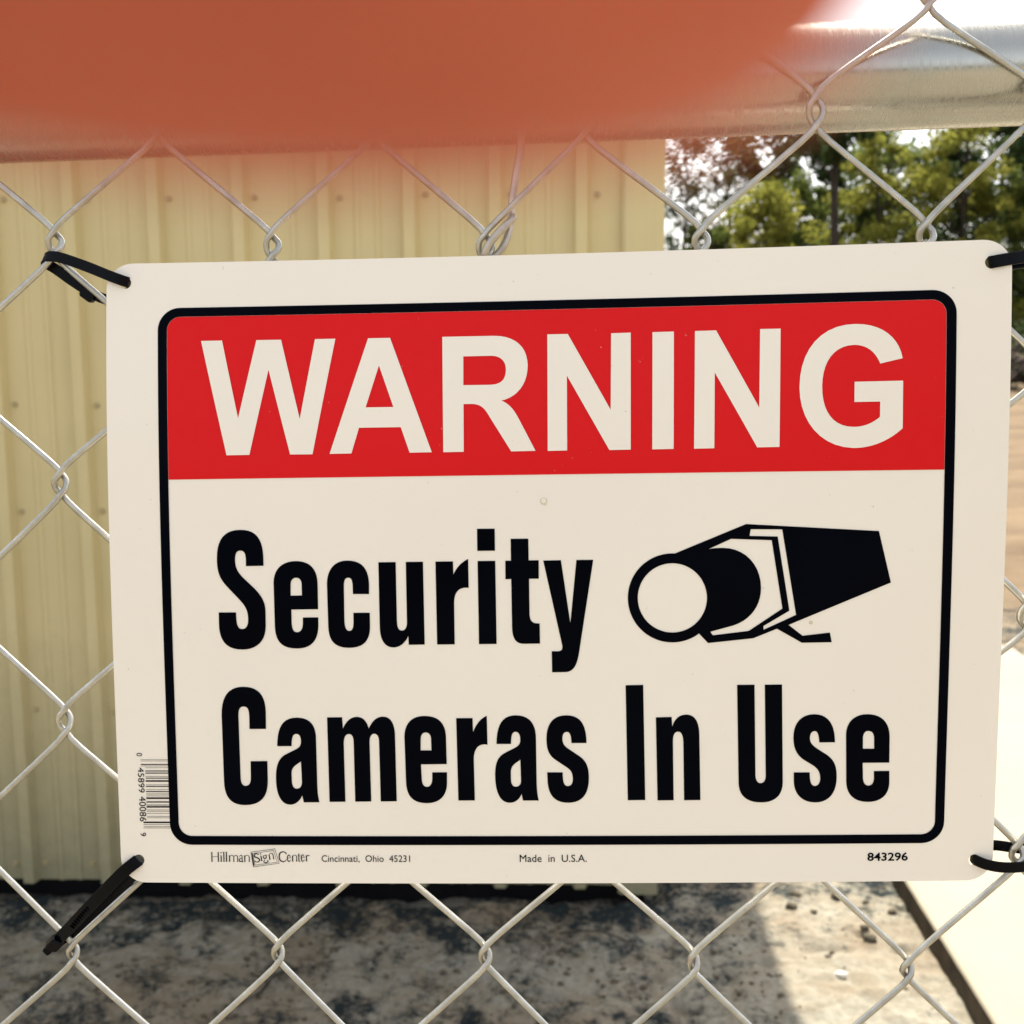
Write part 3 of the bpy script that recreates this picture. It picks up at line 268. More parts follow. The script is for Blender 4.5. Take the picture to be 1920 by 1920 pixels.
'in':[[[[30.61,45.38],[37.64,45.25],[38.15,92.52],[31.13,92.58]]],[[[42.61,58.51],[48.91,58.38],[49.12,62.36],[49.47,61.39],[49.87,60.52],[50.32,59.77],[50.82,59.13],[51.37,58.6],[51.98,58.17],[52.64,57.84],[53.36,57.61],[54.14,57.47],[54.99,57.43],[55.92,57.56],[56.76,57.85],[57.49,58.29],[58.13,58.9],[58.67,59.65],[59.11,60.56],[59.46,61.63],[59.71,62.84],[59.87,64.2],[59.94,65.7],[60.33,92.6],[53.78,92.65],[53.56,68.69],[53.5,67.84],[53.42,67.09],[53.29,66.44],[53.14,65.88],[52.95,65.42],[52.72,65.05],[52.46,64.76],[52.16,64.56],[51.83,64.44],[51.45,64.4],[51.04,64.45],[50.67,64.59],[50.35,64.82],[50.07,65.15],[49.84,65.55],[49.66,66.03],[49.53,66.59],[49.43,67.22],[49.39,67.92],[49.38,68.68],[49.58,92.64],[43.09,92.69]]]],
'use':[[[[74.95,45.38],[81.84,45.33],[82.34,82.37],[82.38,82.98],[82.46,83.54],[82.58,84.03],[82.74,84.46],[82.93,84.84],[83.16,85.15],[83.42,85.39],[83.71,85.57],[84.04,85.68],[84.4,85.71],[84.78,85.68],[85.12,85.57],[85.42,85.4],[85.69,85.16],[85.91,84.85],[86.1,84.48],[86.25,84.04],[86.35,83.55],[86.41,83.0],[86.43,82.39],[85.9,45.35],[92.7,45.29],[93.25,85.45],[93.15,86.97],[92.87,88.34],[92.42,89.57],[91.79,90.65],[91.0,91.56],[90.04,92.32],[88.93,92.92],[87.65,93.35],[86.23,93.6],[84.65,93.68],[82.97,93.59],[81.45,93.32],[80.11,92.88],[78.93,92.28],[77.93,91.51],[77.1,90.59],[76.45,89.51],[75.99,88.28],[75.7,86.9],[75.61,85.38]]],[[[113.85,68.97],[107.61,69.02],[107.55,68.21],[107.47,67.47],[107.38,66.78],[107.26,66.17],[107.11,65.64],[106.93,65.19],[106.72,64.83],[106.46,64.57],[106.16,64.41],[105.82,64.35],[105.45,64.38],[105.11,64.48],[104.82,64.64],[104.57,64.86],[104.36,65.14],[104.18,65.48],[104.05,65.87],[103.96,66.32],[103.9,66.81],[103.89,67.35],[103.95,67.88],[104.05,68.36],[104.2,68.79],[104.38,69.19],[104.62,69.57],[104.91,69.93],[105.27,70.3],[105.69,70.67],[106.19,71.07],[106.77,71.51],[110.79,74.16],[111.61,74.85],[112.32,75.55],[112.92,76.27],[113.41,77.04],[113.82,77.86],[114.14,78.75],[114.38,79.72],[114.54,80.78],[114.64,81.96],[114.69,83.26],[114.62,85.12],[114.37,86.83],[113.94,88.38],[113.34,89.76],[112.57,90.95],[111.63,91.95],[110.52,92.74],[109.26,93.32],[107.84,93.67],[106.26,93.78],[104.69,93.66],[103.26,93.34],[101.98,92.81],[100.86,92.1],[99.9,91.22],[99.1,90.18],[98.47,89.0],[98.02,87.68],[97.73,86.25],[97.63,84.71],[97.61,81.3],[103.95,81.32],[103.97,82.31],[104.02,83.21],[104.1,84.04],[104.22,84.77],[104.38,85.41],[104.6,85.94],[104.86,86.37],[105.19,86.68],[105.58,86.87],[106.05,86.94],[106.46,86.9],[106.83,86.78],[107.15,86.58],[107.42,86.32],[107.65,85.99],[107.83,85.6],[107.97,85.17],[108.06,84.69],[108.12,84.16],[108.13,83.61],[108.06,82.86],[107.95,82.19],[107.8,81.58],[107.59,81.03],[107.33,80.53],[107.01,80.06],[106.63,79.61],[106.17,79.18],[105.63,78.74],[105.02,78.3],[101.35,76.02],[100.53,75.32],[99.81,74.6],[99.2,73.84],[98.69,73.04],[98.26,72.18],[97.93,71.28],[97.67,70.31],[97.5,69.27],[97.39,68.15],[97.35,66.95],[97.43,65.22],[97.7,63.65],[98.14,62.24],[98.76,61.0],[99.54,59.94],[100.48,59.05],[101.57,58.35],[102.8,57.85],[104.17,57.54],[105.67,57.44],[107.18,57.6],[108.54,57.97],[109.74,58.57],[110.78,59.38],[111.68,60.41],[112.42,61.67],[113.01,63.15],[113.44,64.86],[113.72,66.8],[113.85,68.97]]],[[[135.45,77.43],[124.93,77.47],[125.11,83.68],[125.18,84.27],[125.28,84.8],[125.42,85.28],[125.59,85.69],[125.8,86.05],[126.04,86.34],[126.32,86.58],[126.62,86.74],[126.97,86.85],[127.34,86.88],[127.76,86.85],[128.13,86.74],[128.45,86.56],[128.73,86.31],[128.97,86.01],[129.16,85.64],[129.3,85.23],[129.4,84.76],[129.46,84.25],[129.47,83.7],[129.42,80.89],[135.52,80.84],[135.62,85.63],[135.53,87.06],[135.27,88.36],[134.83,89.55],[134.22,90.6],[133.45,91.51],[132.51,92.27],[131.43,92.87],[130.2,93.31],[128.82,93.57],[127.31,93.66],[125.68,93.56],[124.22,93.27],[122.92,92.82],[121.79,92.19],[120.82,91.4],[120.02,90.45],[119.39,89.34],[118.93,88.09],[118.63,86.7],[118.5,85.17],[118.15,65.89],[118.25,64.38],[118.53,63.0],[119.0,61.76],[119.63,60.66],[120.42,59.72],[121.36,58.94],[122.45,58.32],[123.67,57.87],[125.01,57.6],[126.47,57.51],[128.03,57.61],[129.45,57.89],[130.74,58.36],[131.88,59.02],[132.87,59.85],[133.71,60.87],[134.38,62.06],[134.89,63.44],[135.22,64.98],[135.37,66.71]],[[124.91,71.65],[124.83,67.05],[124.9,66.51],[125.0,66.04],[125.14,65.63],[125.3,65.28],[125.5,64.99],[125.73,64.75],[125.99,64.57],[126.28,64.44],[126.6,64.37],[126.95,64.34],[127.37,64.38],[127.74,64.49],[128.08,64.65],[128.37,64.88],[128.63,65.17],[128.84,65.5],[129.01,65.89],[129.13,66.32],[129.21,66.78],[129.24,67.29],[129.33,71.66]]]],
'icon':[[[[50.41,-7.59],[78.38,-19.09],[129.67,-15.94],[134.6,4.46],[95.1,21.21],[100.61,25.59],[111.28,24.35],[112.04,28.25],[100.37,28.41],[90.54,22.73],[81.33,26.52],[63.45,28.4],[59.89,24.53],[58.95,25.2],[57.97,25.8],[56.95,26.34],[55.9,26.8],[54.82,27.2],[53.73,27.52],[52.6,27.77],[51.47,27.94],[50.33,28.04],[49.18,28.07],[48.03,28.01],[46.89,27.89],[45.76,27.68],[44.64,27.41],[43.55,27.05],[42.48,26.63],[41.44,26.14],[40.43,25.58],[39.46,24.95],[38.53,24.26],[37.65,23.51],[36.82,22.7],[36.04,21.85],[35.32,20.94],[34.66,19.99],[34.06,18.99],[33.53,17.96],[33.06,16.9],[32.67,15.8],[32.34,14.68],[32.09,13.55],[31.91,12.4],[31.8,11.24],[31.77,10.08],[31.81,8.91],[31.94,7.76],[32.13,6.61],[32.39,5.48],[32.73,4.38],[33.13,3.29],[33.61,2.23],[34.15,1.21],[34.76,0.23],[35.43,-0.72],[36.16,-1.61],[36.94,-2.45],[37.78,-3.25],[38.66,-3.98],[39.59,-4.65],[40.56,-5.27],[41.57,-5.81],[42.61,-6.3],[43.67,-6.7],[44.76,-7.04],[45.87,-7.31],[47.0,-7.5],[48.13,-7.62],[49.27,-7.66],[50.41,-7.63]],[[63.05,10.22],[62.98,11.57],[62.78,12.92],[62.46,14.24],[62.0,15.52],[61.43,16.75],[60.73,17.92],[59.93,19.01],[59.03,20.02],[58.03,20.94],[56.96,21.74],[55.8,22.44],[54.59,23.02],[53.32,23.48],[52.02,23.8],[50.68,24.0],[49.34,24.06],[48.0,23.99],[46.67,23.78],[45.36,23.44],[44.1,22.97],[42.88,22.38],[41.73,21.67],[40.66,20.85],[39.66,19.93],[38.76,18.91],[37.97,17.81],[37.28,16.63],[36.72,15.39],[36.27,14.1],[35.95,12.78],[35.76,11.42],[35.71,10.06],[35.78,8.7],[35.99,7.35],[36.32,6.04],[36.79,4.76],[37.37,3.53],[38.07,2.37],[38.88,1.28],[39.79,0.28],[40.79,-0.63],[41.87,-1.43],[43.03,-2.12],[44.24,-2.69],[45.51,-3.14],[46.81,-3.46],[48.14,-3.65],[49.47,-3.71],[50.8,-3.63],[52.13,-3.42],[53.42,-3.09],[54.68,-2.62],[55.88,-2.03],[57.03,-1.32],[58.1,-0.51],[59.08,0.41],[59.98,1.42],[60.77,2.51],[61.45,3.68],[62.02,4.91],[62.47,6.19],[62.79,7.51],[62.99,8.86]],[[63.78,-9.28],[72.53,-13.26],[88.38,-12.61],[92.65,14.64],[79.48,23.56],[65.29,25.24],[64.38,23.83],[73.31,21.38],[75.37,20.58],[77.23,19.57],[78.87,18.38],[80.29,17.02],[81.51,15.52],[82.5,13.88],[83.28,12.13],[83.83,10.29],[84.16,8.37],[84.27,6.39],[84.08,3.68],[83.53,1.15],[82.65,-1.18],[81.46,-3.28],[80.0,-5.13],[78.28,-6.7],[76.34,-7.96],[74.19,-8.9],[71.87,-9.49],[69.39,-9.71],[68.81,-9.71],[68.22,-9.7],[67.64,-9.68],[67.06,-9.66],[66.49,-9.62],[65.93,-9.58],[65.37,-9.52],[64.83,-9.45],[64.3,-9.37],[63.78,-9.28]],[[80.2,-17.03],[92.44,-16.87],[98.0,17.2],[85.31,23.11],[85.24,21.63],[95.39,15.52],[90.7,-14.05],[79.75,-14.4]]]]}

# ------------------------------------------------------------------ ground
YAW = 0.037
CX, CY = 0.405, 3.376                       # front right corner of the building
BX = Vector((math.cos(YAW), -math.sin(YAW), 0)); BY = Vector((math.sin(YAW), math.cos(YAW), 0))
def wall_co(x, y):
    d = Vector((x - CX, y - CY, 0)); return d.dot(BX), d.dot(BY)
def sm(a, b, x):
    t = max(0, min(1, (x - a) / (b - a))); return t * t * (3 - 2 * t)
def ground_z(x, y):
    z = 0.0
    near = 1 - sm(6, 14, abs(y - 3) + abs(x))
    p = Vector((x, y, 0))
    if near > 0:
        z += near * (0.016 * noise.noise(p * 3.1) + 0.008 * noise.noise(p * 9 + Vector((3, 0, 0))) + 0.0075 * noise.noise(p * 24) + 0.0034 * noise.noise(p * 50))
        q = noise.noise(p * 14 + Vector((7, 3, 0)))
        z -= near * 0.012 * max(0, q - 0.25) * 4
        s_, t_ = wall_co(x, y)
        if s_ < 0.08: z -= 0.05 * (1 - sm(0.015, 0.10, -t_ + 0.02 * noise.noise(p * 11))) * (1 - sm(0.0, 0.08, s_ + 0.02))
    return z
def axis(segs):
    out = []
    for a, b, st in segs:
        k = max(1, round((b - a) / st)); out += [a + (b - a) * i / k for i in range(k)]
    out.append(segs[-1][1]); return out
gx = axis([(-300, -60, 40), (-60, -12, 6), (-12, -3, 0.8), (-3, -1.6, 0.06), (-1.6, 1.12, 0.0085), (1.12, 4, 0.12), (4, 16, 1.2), (16, 60, 6), (60, 300, 40)])
gy = axis([(-60, -6, 6), (-6, 2.3, 0.3), (2.3, 3.5, 0.0085), (3.5, 6.4, 0.12), (6.4, 12, 0.5), (12, 40, 2), (40, 100, 12), (100, 400, 60)])
gv = [(x, y, ground_z(x, y)) for y in gy for x in gx]
nx_ = len(gx); gf = [(j * nx_ + i, j * nx_ + i + 1, (j + 1) * nx_ + i + 1, (j + 1) * nx_ + i) for j in range(len(gy) - 1) for i in range(nx_ - 1)]
g = obj('ground', gv, gf, M_GROUND, None, True); tag(g, kind='structure')
at = g.data.attributes.new('litter_shade', 'FLOAT', 'POINT')
def litter_shade(x, y):  # soil debris plus painted shade, stronger by the wall, weaker in the sun
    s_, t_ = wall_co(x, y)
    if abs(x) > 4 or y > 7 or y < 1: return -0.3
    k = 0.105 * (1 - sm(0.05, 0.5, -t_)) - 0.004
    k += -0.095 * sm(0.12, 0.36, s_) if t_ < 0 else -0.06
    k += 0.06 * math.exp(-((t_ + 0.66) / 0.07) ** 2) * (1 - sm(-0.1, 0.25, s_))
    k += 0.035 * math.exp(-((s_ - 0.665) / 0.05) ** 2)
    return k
at.data.foreach_set('value', [litter_shade(v[0], v[1]) for v in gv])

# concrete walk, raised, with a rough left edge and darker brown upright faces
def W2(s_, t_, z): return Vector((CX, CY, 0)) + BX * s_ + BY * t_ + Vector((0, 0, z))
slab = MB()
x0, x1, y0, y1 = 0.683, 1.875, -2.4, 2.53
rows = []
N = 90
for i in range(N + 1):
    t_ = y0 + (y1 - y0) * i / N
    e = 0.0012 * noise.noise(Vector((t_ * 7, 1, 0))) + 0.0016 * noise.noise(Vector((t_ * 30, 4, 0)))
    rows.append([W2(x0 + e * 1.6, t_, -0.06), W2(x0 + e, t_, 0.062), W2(x0 + 0.004 + e * .6, t_, 0.068), W2(x0 + 0.012, t_, 0.070), W2(x1, t_, 0.070), W2(x1, t_, -0.06)])
sv = [v for r in rows for v in r]; sf = []
for i in range(N):
    for k in range(5): sf.append((i * 6 + k, (i + 1) * 6 + k, (i + 1) * 6 + k + 1, i * 6 + k + 1))
sf.append(tuple(range(6))); sf.append(tuple(N * 6 + k for k in range(6))[::-1])
wk = obj('concrete_walk', sv, sf, M_CONC); tag(wk, kind='structure'); wk.data.materials.append(M_CONC_SIDE)
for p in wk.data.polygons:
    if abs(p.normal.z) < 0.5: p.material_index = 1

# ------------------------------------------------------------------ building
bld = empty('metal_building', (CX, CY, 0), -YAW)
tag(bld, 'tan ribbed metal building standing behind the fence and sign', 'building')
WH = 2.75; PITCH = 0.2265; RIB0 = -0.218; ZB = 0.018
def panel_mesh(s0, s1, ribs, minors):
    prof = [(s0, 0.0)]
    feats = sorted([(r, 'R') for r in ribs] + [(m_, 'm') for m_ in minors])
    for r, k in feats:
        if k == 'R': prof += [(r - 0.0235, 0), (r - 0.0145, -0.030), (r + 0.0145, -0.030), (r + 0.0235, 0)]
        else: prof += [(r - 0.010, 0), (r - 0.005, -0.004), (r + 0.005, -0.004), (r + 0.010, 0)]
    prof.append((s1, 0.0)); v = []; f = []
    zs = [ZB, 0.3, 0.8, 1.4, 2.0, WH]
    for (s_, d) in prof:
        for z in zs: v.append((s_, d + (0.0012 * noise.noise(Vector((s_ * 5, z * 2, 0))) if d == 0 else 0), z + (0.003 * noise.noise(Vector((s_ * 22, 2, 0))) if z == ZB else 0)))
    m_ = len(zs)
    for i in range(len(prof) - 1):
        for k in range(m_ - 1): f.append((i * m_ + k, (i + 1) * m_ + k, (i + 1) * m_ + k + 1, i * m_ + k + 1))
    return v, f
screw = bmesh.new()
bmesh.ops.create_cone(screw, cap_ends=True, segments=10, radius1=0.0085, radius2=0.0085, depth=0.002, matrix=Matrix.Translation((0, -0.001, 0)) @ Matrix.Rotation(PI / 2, 4, 'X'))
bmesh.ops.create_cone(screw, cap_ends=True, segments=6, radius1=0.005, radius2=0.0046, depth=0.005, matrix=Matrix.Translation((0, -0.0045, 0)) @ Matrix.Rotation(PI / 2, 4, 'X'))
screw_me = bpy.data.meshes.new('screw'); screw.to_mesh(screw_me); screw.free(); screw_me.materials.append(M_SCREW)
n_rib = 18
edges_ = [RIB0 + 0.113 - k * 4 * PITCH for k in range(6)]
for k in range(5):
    s1, s0 = edges_[k], edges_[k + 1]
    ribs = [RIB0 - (4 * k + j) * PITCH for j in range(4)]
    minors = []
    for r in ribs: minors += [r - 0.38 * PITCH, r - 0.62 * PITCH]
    minors = [m_ for m_ in minors if s0 + 0.012 < m_ < s1 - 0.012]
    v, f = panel_mesh(s0 + (0.0), s1, ribs, minors)
    pn = obj('wall_panel', v, f, M_WALL, bld)
    for z in (0.07, 0.525, 1.10, 1.39, 1.94, 2.5):
        for r in ribs:
            for dx in ((0.042, -0.045) if z < 0.1 else (0.040,)):
                if s0 + 0.01 < r + dx < s1 - 0.005:
                    sc = bpy.data.objects.new('screw', screw_me); COL.objects.link(sc); sc.parent = pn; sc.location = (r + dx + RNG.uniform(-.003, .003), -0.0005, z + RNG.uniform(-.004, .004))
                    sc.rotation_euler = (0, RNG.random(), 0)
mb = MB()     # corner trim, an angle folded round the corner, reaching lower than the panels
mb.box(-0.104, 0.0, -0.024, -0.0195, 0.0, WH); mb.box(-0.0045, 0.0, -0.0190, 0.09, 0.0, WH); mb.box(-0.110, -0.1045, -0.021, -0.001, 0.002, WH)
mb.build('corner_trim', M_WALL, bld)
mb = MB(); mb.box(-4.72, -0.03, 0.045, 0.2, -0.12, 0.12); mb.box(-4.75, 0, 0.03, 6.0, 2.75, 2.76); mb.build('foundation', M_DARK, bld)
mb = MB(); mb.box(-0.03, -0.008, 0.1, 6.0, 0.0, WH); mb.box(-4.75, -4.73, 0.0, 6.0, 0.0, WH); mb.box(-4.75, -0.008, 6.0, 6.03, 0.0, WH); mb.build('side_wall', M_WALL, bld)
mb = MB()
EV = 0.395
xm = -2.37; zr = WH + 0.75
for xa, xb in ((EV, xm), (-4.75 - EV, xm)):
    b_ = len(mb.v)
    for y_ in (-0.25, 6.25):
        mb.v += [(xa, y_, WH + 0.02), (xb, y_, zr), (xb, y_, zr + 0.04), (xa, y_, WH + 0.06)]
    mb.f += [tuple(b_ + i for i in q) for q in ((0, 1, 2, 3), (7, 6, 5, 4), (0, 4, 5, 1), (3, 2, 6, 7), (0, 3, 7, 4))]
mb.build('roof', M_ROOF, bld)
mb = MB(); b_ = 0
mb.v = [(-4.75, 0, WH + 0.001), (0, 0, WH + 0.001), (xm, 0, zr - 0.01), (-4.75, 0.03, WH + 0.001), (0, 0.03, WH + 0.001), (xm, 0.03, zr - 0.01)]
mb.f = [(0, 1, 2), (5, 4, 3), (0, 2, 5, 3), (1, 4, 5, 2)]; mb.build('gable', M_WALL, bld)

# ------------------------------------------------------------------ chain link fence
froot = loc(0, 0, 15); froot = Vector((froot.x, froot.y, 0))
fence = empty('chain_link_fence', froot)
tag(fence, 'galvanised chain link fence with a round top rail across the whole view', 'fence')
WF = 13.0
LAT = ((-201.112, -184.196), (44.023, 0.58), (-0.571, 49.127), (-0.015, -0.012), (-0.012, 0.052))
RES = {(0, 1): (-0.6, -1.6), (2, 1): (2.3, 0.3), (4, 1): (1.6, 1.4), (6, 1): (0.3, -0.1), (8, 1): (0.7, -1.5), (0, 3): (-0.8, -0.9), (0, 5): (-1.3, 0.6), (0, 7): (-0.5, 1.4),
       (2, 7): (1.1, -0.4), (4, 7): (1.1, -1.3), (6, 7): (0.2, -0.8), (8, 7): (-0.1, 0.0), (7, 0): (0.8, -1.4), (5, 0): (-2.3, 1.3), (9, 0): (-1.2, -4.1), (8, -1): (-0.1, 2.9),
       (9, 4): (-0.5, 1.7), (9, 6): (-1.2, 0.3), (9, 2): (0.9, 1.4), (1, 0): (-0.5, -0.4), (3, 0): (0.4, 1.0)}
frng = random.Random(3)
JIT = {}
def node_uv(i, j):
    jj = min(j, 9)
    b = (1, i, jj, i * jj, jj * jj)
    u = sum(LAT[k][0] * b[k] for k in range(5)); v = sum(LAT[k][1] * b[k] for k in range(5))
    if j > 9: v += (j - 9) * 48.8; u += (j - 9) * -0.9
    if (i, j) in RES: d = RES[(i, j)]
    else:
        if (i, j) not in JIT: JIT[(i, j)] = (frng.uniform(-.8, .8), frng.uniform(-.8, .8))
        d = JIT[(i, j)]
    return u + d[0], v + d[1]
RW = 1.34
J0, J1 = -2, 31
for k in range(-20, 27):
    pts = []
    for j in range(J0, J1 + 1):
        left = (k + j) % 2 != 0
        i = k if left else k + 1
        u, v = node_uv(i, j); s_ = -1 if left else 1
        tight = sm(4.5, 7, j); bl = 2.55 - 0.95 * tight + frng.uniform(-.25, .35); hh = 4.5 - 0.9 * tight + frng.uniform(-.4, .5)
        if (i, j) == (7, 0): bl, hh = 2.7, 5.6
        top, bot = (-RW * 1.02, RW * 1.02) if left else (RW * 1.02, -RW * 1.02)
        tw = WF + frng.uniform(-.2, .2)
        run = [(u - s_ * 6.2, v - hh - 6.6, tw + top * 0.9), (u, v - hh, tw + top), (u + s_ * bl * 0.86, v - hh * 0.42, tw + top * 0.55), (u + s_ * bl, v, tw),
               (u + s_ * bl * 0.86, v + hh * 0.42, tw + bot * 0.55), (u, v + hh, tw + bot), (u - s_ * 6.2, v + hh + 6.6, tw + bot * 0.9)]
        if j == J0: run = run[3:]
        pts += run
    cur = catmull([loc(*p) - froot for p in pts], 3)
    mb = MB(); mb.tube(cur, RW * 0.001, 8); mb.build('wire', M_WIRE, fence, True)
mb = MB()
RR = 22.0; RV = -200.2; RWc = 13 + 3 + RR
mb.tube([loc(-1150 + 23 * k, RV + 0.3 - 0.0082 * (-1150 + 23 * k), RWc) - froot for k in range(101)], RR * 0.001, 64)
mb.build('top_rail', M_RAIL, fence, True)
for u_ in (-1010, 1010):
    mb = MB(); p = loc(u_, RV + 30, RWc + 8); mb.tube([Vector((p.x, p.y, -0.1)) - froot, Vector((p.x, p.y, p.z)) - froot], 0.03, 20); mb.build('post', M_RAIL, fence, True)
M_TIEW = m_galv('aluminium_tie', (0.62, 0.55, 0.46), 0.35, 0.8, 70)
mb = MB()
tie = [(-20, -186, 10.5), (-13, -183, 11.5), (-9.2, -178.9, 15), (-9.7, -169.9, 16.8), (-11.6, -160.0, 16.8), (-13.2, -149.4, 16.5), (-14.4, -138.5, 15.5), (-16.9, -131.5, 13.6), (-20.8, -127.1, 12.5), (-23.8, -127.5, 10.2), (-22.6, -131.4, 9.3), (-18.4, -136.6, 9.9), (-14.3, -141.0, 12.6), (-12.6, -143.6, 15.2)]
mb.tube(catmull([loc(*p) - froot for p in tie], 5), 0.0016, 8)
mb.tube(catmull([loc(*p) - froot for p in [(-9.2, -177.5, 16), (-9, -180, 24), (-9, -184, 50), (-9.5, -200, 63), (-12, -216, 56), (-15, -224.5, 38), (-17, -217, 20), (-18.5, -200, 13.5), (-19.5, -190, 12)]], 6), 0.0016, 8)
mb.build('tie_wire', M_TIEW, fence, True)

# ------------------------------------------------------------------ the warning sign
sb = loc(0, 127, warp(0, 127)); sign = empty('warning_sign', sb)
tag(sign, 'white plastic warning sign with red banner and black camera picture, tied to the chain link', 'sign')
def grid_cut(bm):
    for u in range(-174, 180, 12):
        bmesh.ops.bisect_plane(bm, geom=bm.verts[:] + bm.edges[:] + bm.faces[:], plane_co=(u, 0, 0), plane_no=(1, 0, 0))
    for v in range(-120, 130, 12):
        bmesh.ops.bisect_plane(bm, geom=bm.verts[:] + bm.edges[:] + bm.faces[:], plane_co=(0, v, 0), plane_no=(0, 1, 0))
def poly_bm(loops, bm=None):
    bm = bm or bmesh.new()
    L3 = [[Vector((p[0], p[1], 0)) for p in lp] for lp in loops]
    flat = [p for lp in L3 for p in lp]; vs = [bm.verts.new(p) for p in flat]
    for t in tessellate_polygon(L3):
        a, b, c = (flat[i] for i in t)
        if abs((b - a).cross(c - a).z) < 1e-7: continue
        try: bm.faces.new([vs[i] for i in t])
        except ValueError: pass
    return bm
def printed(name, polys, mat, off, label=None, parent=None, base_tf=None):
    bm = bmesh.new()
    for lp in polys: poly_bm(lp, bm)
    grid_cut(bm)
    for f in bm.faces:
        f.normal_update()
        if f.normal.z > 0: f.normal_flip()
    for v in bm.verts:
        u, vv = v.co.x, v.co.y; v.co = loc(u, vv, warp(u, vv) - off) - sb
    o = obj_bm(name, bm, mat, parent or sign, True)
    if label: o['label'] = label
    return o
def rrect(u0, v0, u1, v1, r, n=10):
    out = []
    for cx_, cy_, a0 in ((u1 - r, v0 + r, -90), (u1 - r, v1 - r, 0), (u0 + r, v1 - r, 90), (u0 + r, v0 + r, 180)):
        for k in range(n + 1):
            a = math.radians(a0 + 90 * k / n); out.append((cx_ + r * math.cos(a), cy_ + r * math.sin(a)))
    return out
def circ_(cx_, cy_, r, n=24): return [(cx_ + r * math.cos(2 * PI * k / n), cy_ + r * math.sin(2 * PI * k / n)) for k in range(n)]
HOLES = ((-170.1, -119.1), (170.4, -118.4), (-170.3, 117.6), (170.4, 118.3))
bm = poly_bm([rrect(-177.8, -127, 177.8, 127, 10.5)] + [circ_(a, b, 2.35) for a, b in HOLES])
grid_cut(bm)
for f in bm.faces:
    f.normal_update()
    if f.normal.z > 0: f.normal_flip()
r_ = bmesh.ops.extrude_face_region(bm, geom=bm.faces[:])
back = {e for e in r_['geom'] if isinstance(e, bmesh.types.BMVert)}
for v in bm.verts:
    u, vv = v.co.x, v.co.y; v.co = loc(u, vv, warp(u, vv) + (0.9 if v in back else 0)) - sb
bmesh.ops.recalc_face_normals(bm, faces=bm.faces[:])
obj_bm('sign_panel', bm, M_WHITE, sign)
bord = printed('border', [[rrect(-156.7, -108.6, 157.8, 111.0, 9.0), rrect(-153.0, -105.0, 154.1, 107.3, 5.5)]], M_BLACK, 0.22)
rr_ = rrect(-152.9, -104.9, 154.0, -20, 5.4); red = rr_[:11] + [(154.0, -39.7), (-152.9, -39.3)] + rr_[33:]
rb = printed('red_banner', [[red]], M_RED, 0.16)
for k_, nm, mt, of, par in (('warning', 'warning_lettering', M_WHITE, 0.34, rb), ('security', 'black_lettering', M_BLACK, 0.2, None), ('cameras', 'black_lettering', M_BLACK, 0.2, None),
                       ('in', 'black_lettering', M_BLACK, 0.2, None), ('use', 'black_lettering', M_BLACK, 0.2, None)):
    hub = None
    for lp in PRINT[k_]:
        printed('letter', [lp], mt, of, None, par)
printed('camera_symbol', PRINT['icon'], M_BLACK, 0.2)
# small print set with Blender's built-in face
def text_uv(body, quad, bold=0.0, rot=0, mat=M_BLACK, name='small_print', ref=None):
    cu = bpy.data.curves.new('t', 'FONT'); cu.body = body; cu.size = 1; cu.offset = bold; cu.resolution_u = 3
    o = bpy.data.objects.new('t', cu); COL.objects.link(o)
    me = bpy.data.meshes.new_from_object(o.evaluated_get(bpy.context.evaluated_depsgraph_get()))
    bpy.data.objects.remove(o); bpy.data.curves.remove(cu)
    xs = [v.co.x for v in me.vertices]; x0_, x1_ = min(xs), max(xs)
    y0_, y1_ = 0.0, ref or max(v.co.y for v in me.vertices)
    (u0, v0, u1, v1) = quad
    bm = bmesh.new(); bm.from_mesh(me); bpy.data.meshes.remove(me)
    for v in bm.verts:
        a = (v.co.x - x0_) / (x1_ - x0_); b = (v.co.y - y0_) / (y1_ - y0_)
        if rot == 0: u, vv = u0 + (u1 - u0) * a, v1 + (v0 - v1) * b
        else: u, vv = u0 + (u1 - u0) * b, v0 + (v1 - v0) * a
        v.co = (u, vv, 0)
    for f in bm.faces:
        f.normal_update()
        if f.normal.z > 0: f.normal_flip()
    for v in bm.verts:
        u, vv = v.co.x, v.co.y; v.co = loc(u, vv, warp(u, vv) - 0.22) - sb
    return obj_bm(name, bm, mat, sign)
text_uv('Cincinnati,  Ohio  45231', (-94.1, 115.25, -57.7, 118.0), 0)
text_uv('Made  in  U.S.A.', (-12.9, 115.05, 14.3, 118.05), 0)
text_uv('843296', (127.4, 114.8, 143.6, 118.2), 0.02)
text_uv('45899', (-169.3, 78.7, -166.75, 89.2), 0, 1); text_uv('40086', (-169.2, 90.8, -166.4, 101.3), 0, 1)
text_uv('0', (-169.6, 72.6, -167.3, 74.0), 0, 1); text_uv('9', (-169.2, 106.0, -166.8, 107.5), 0, 1)
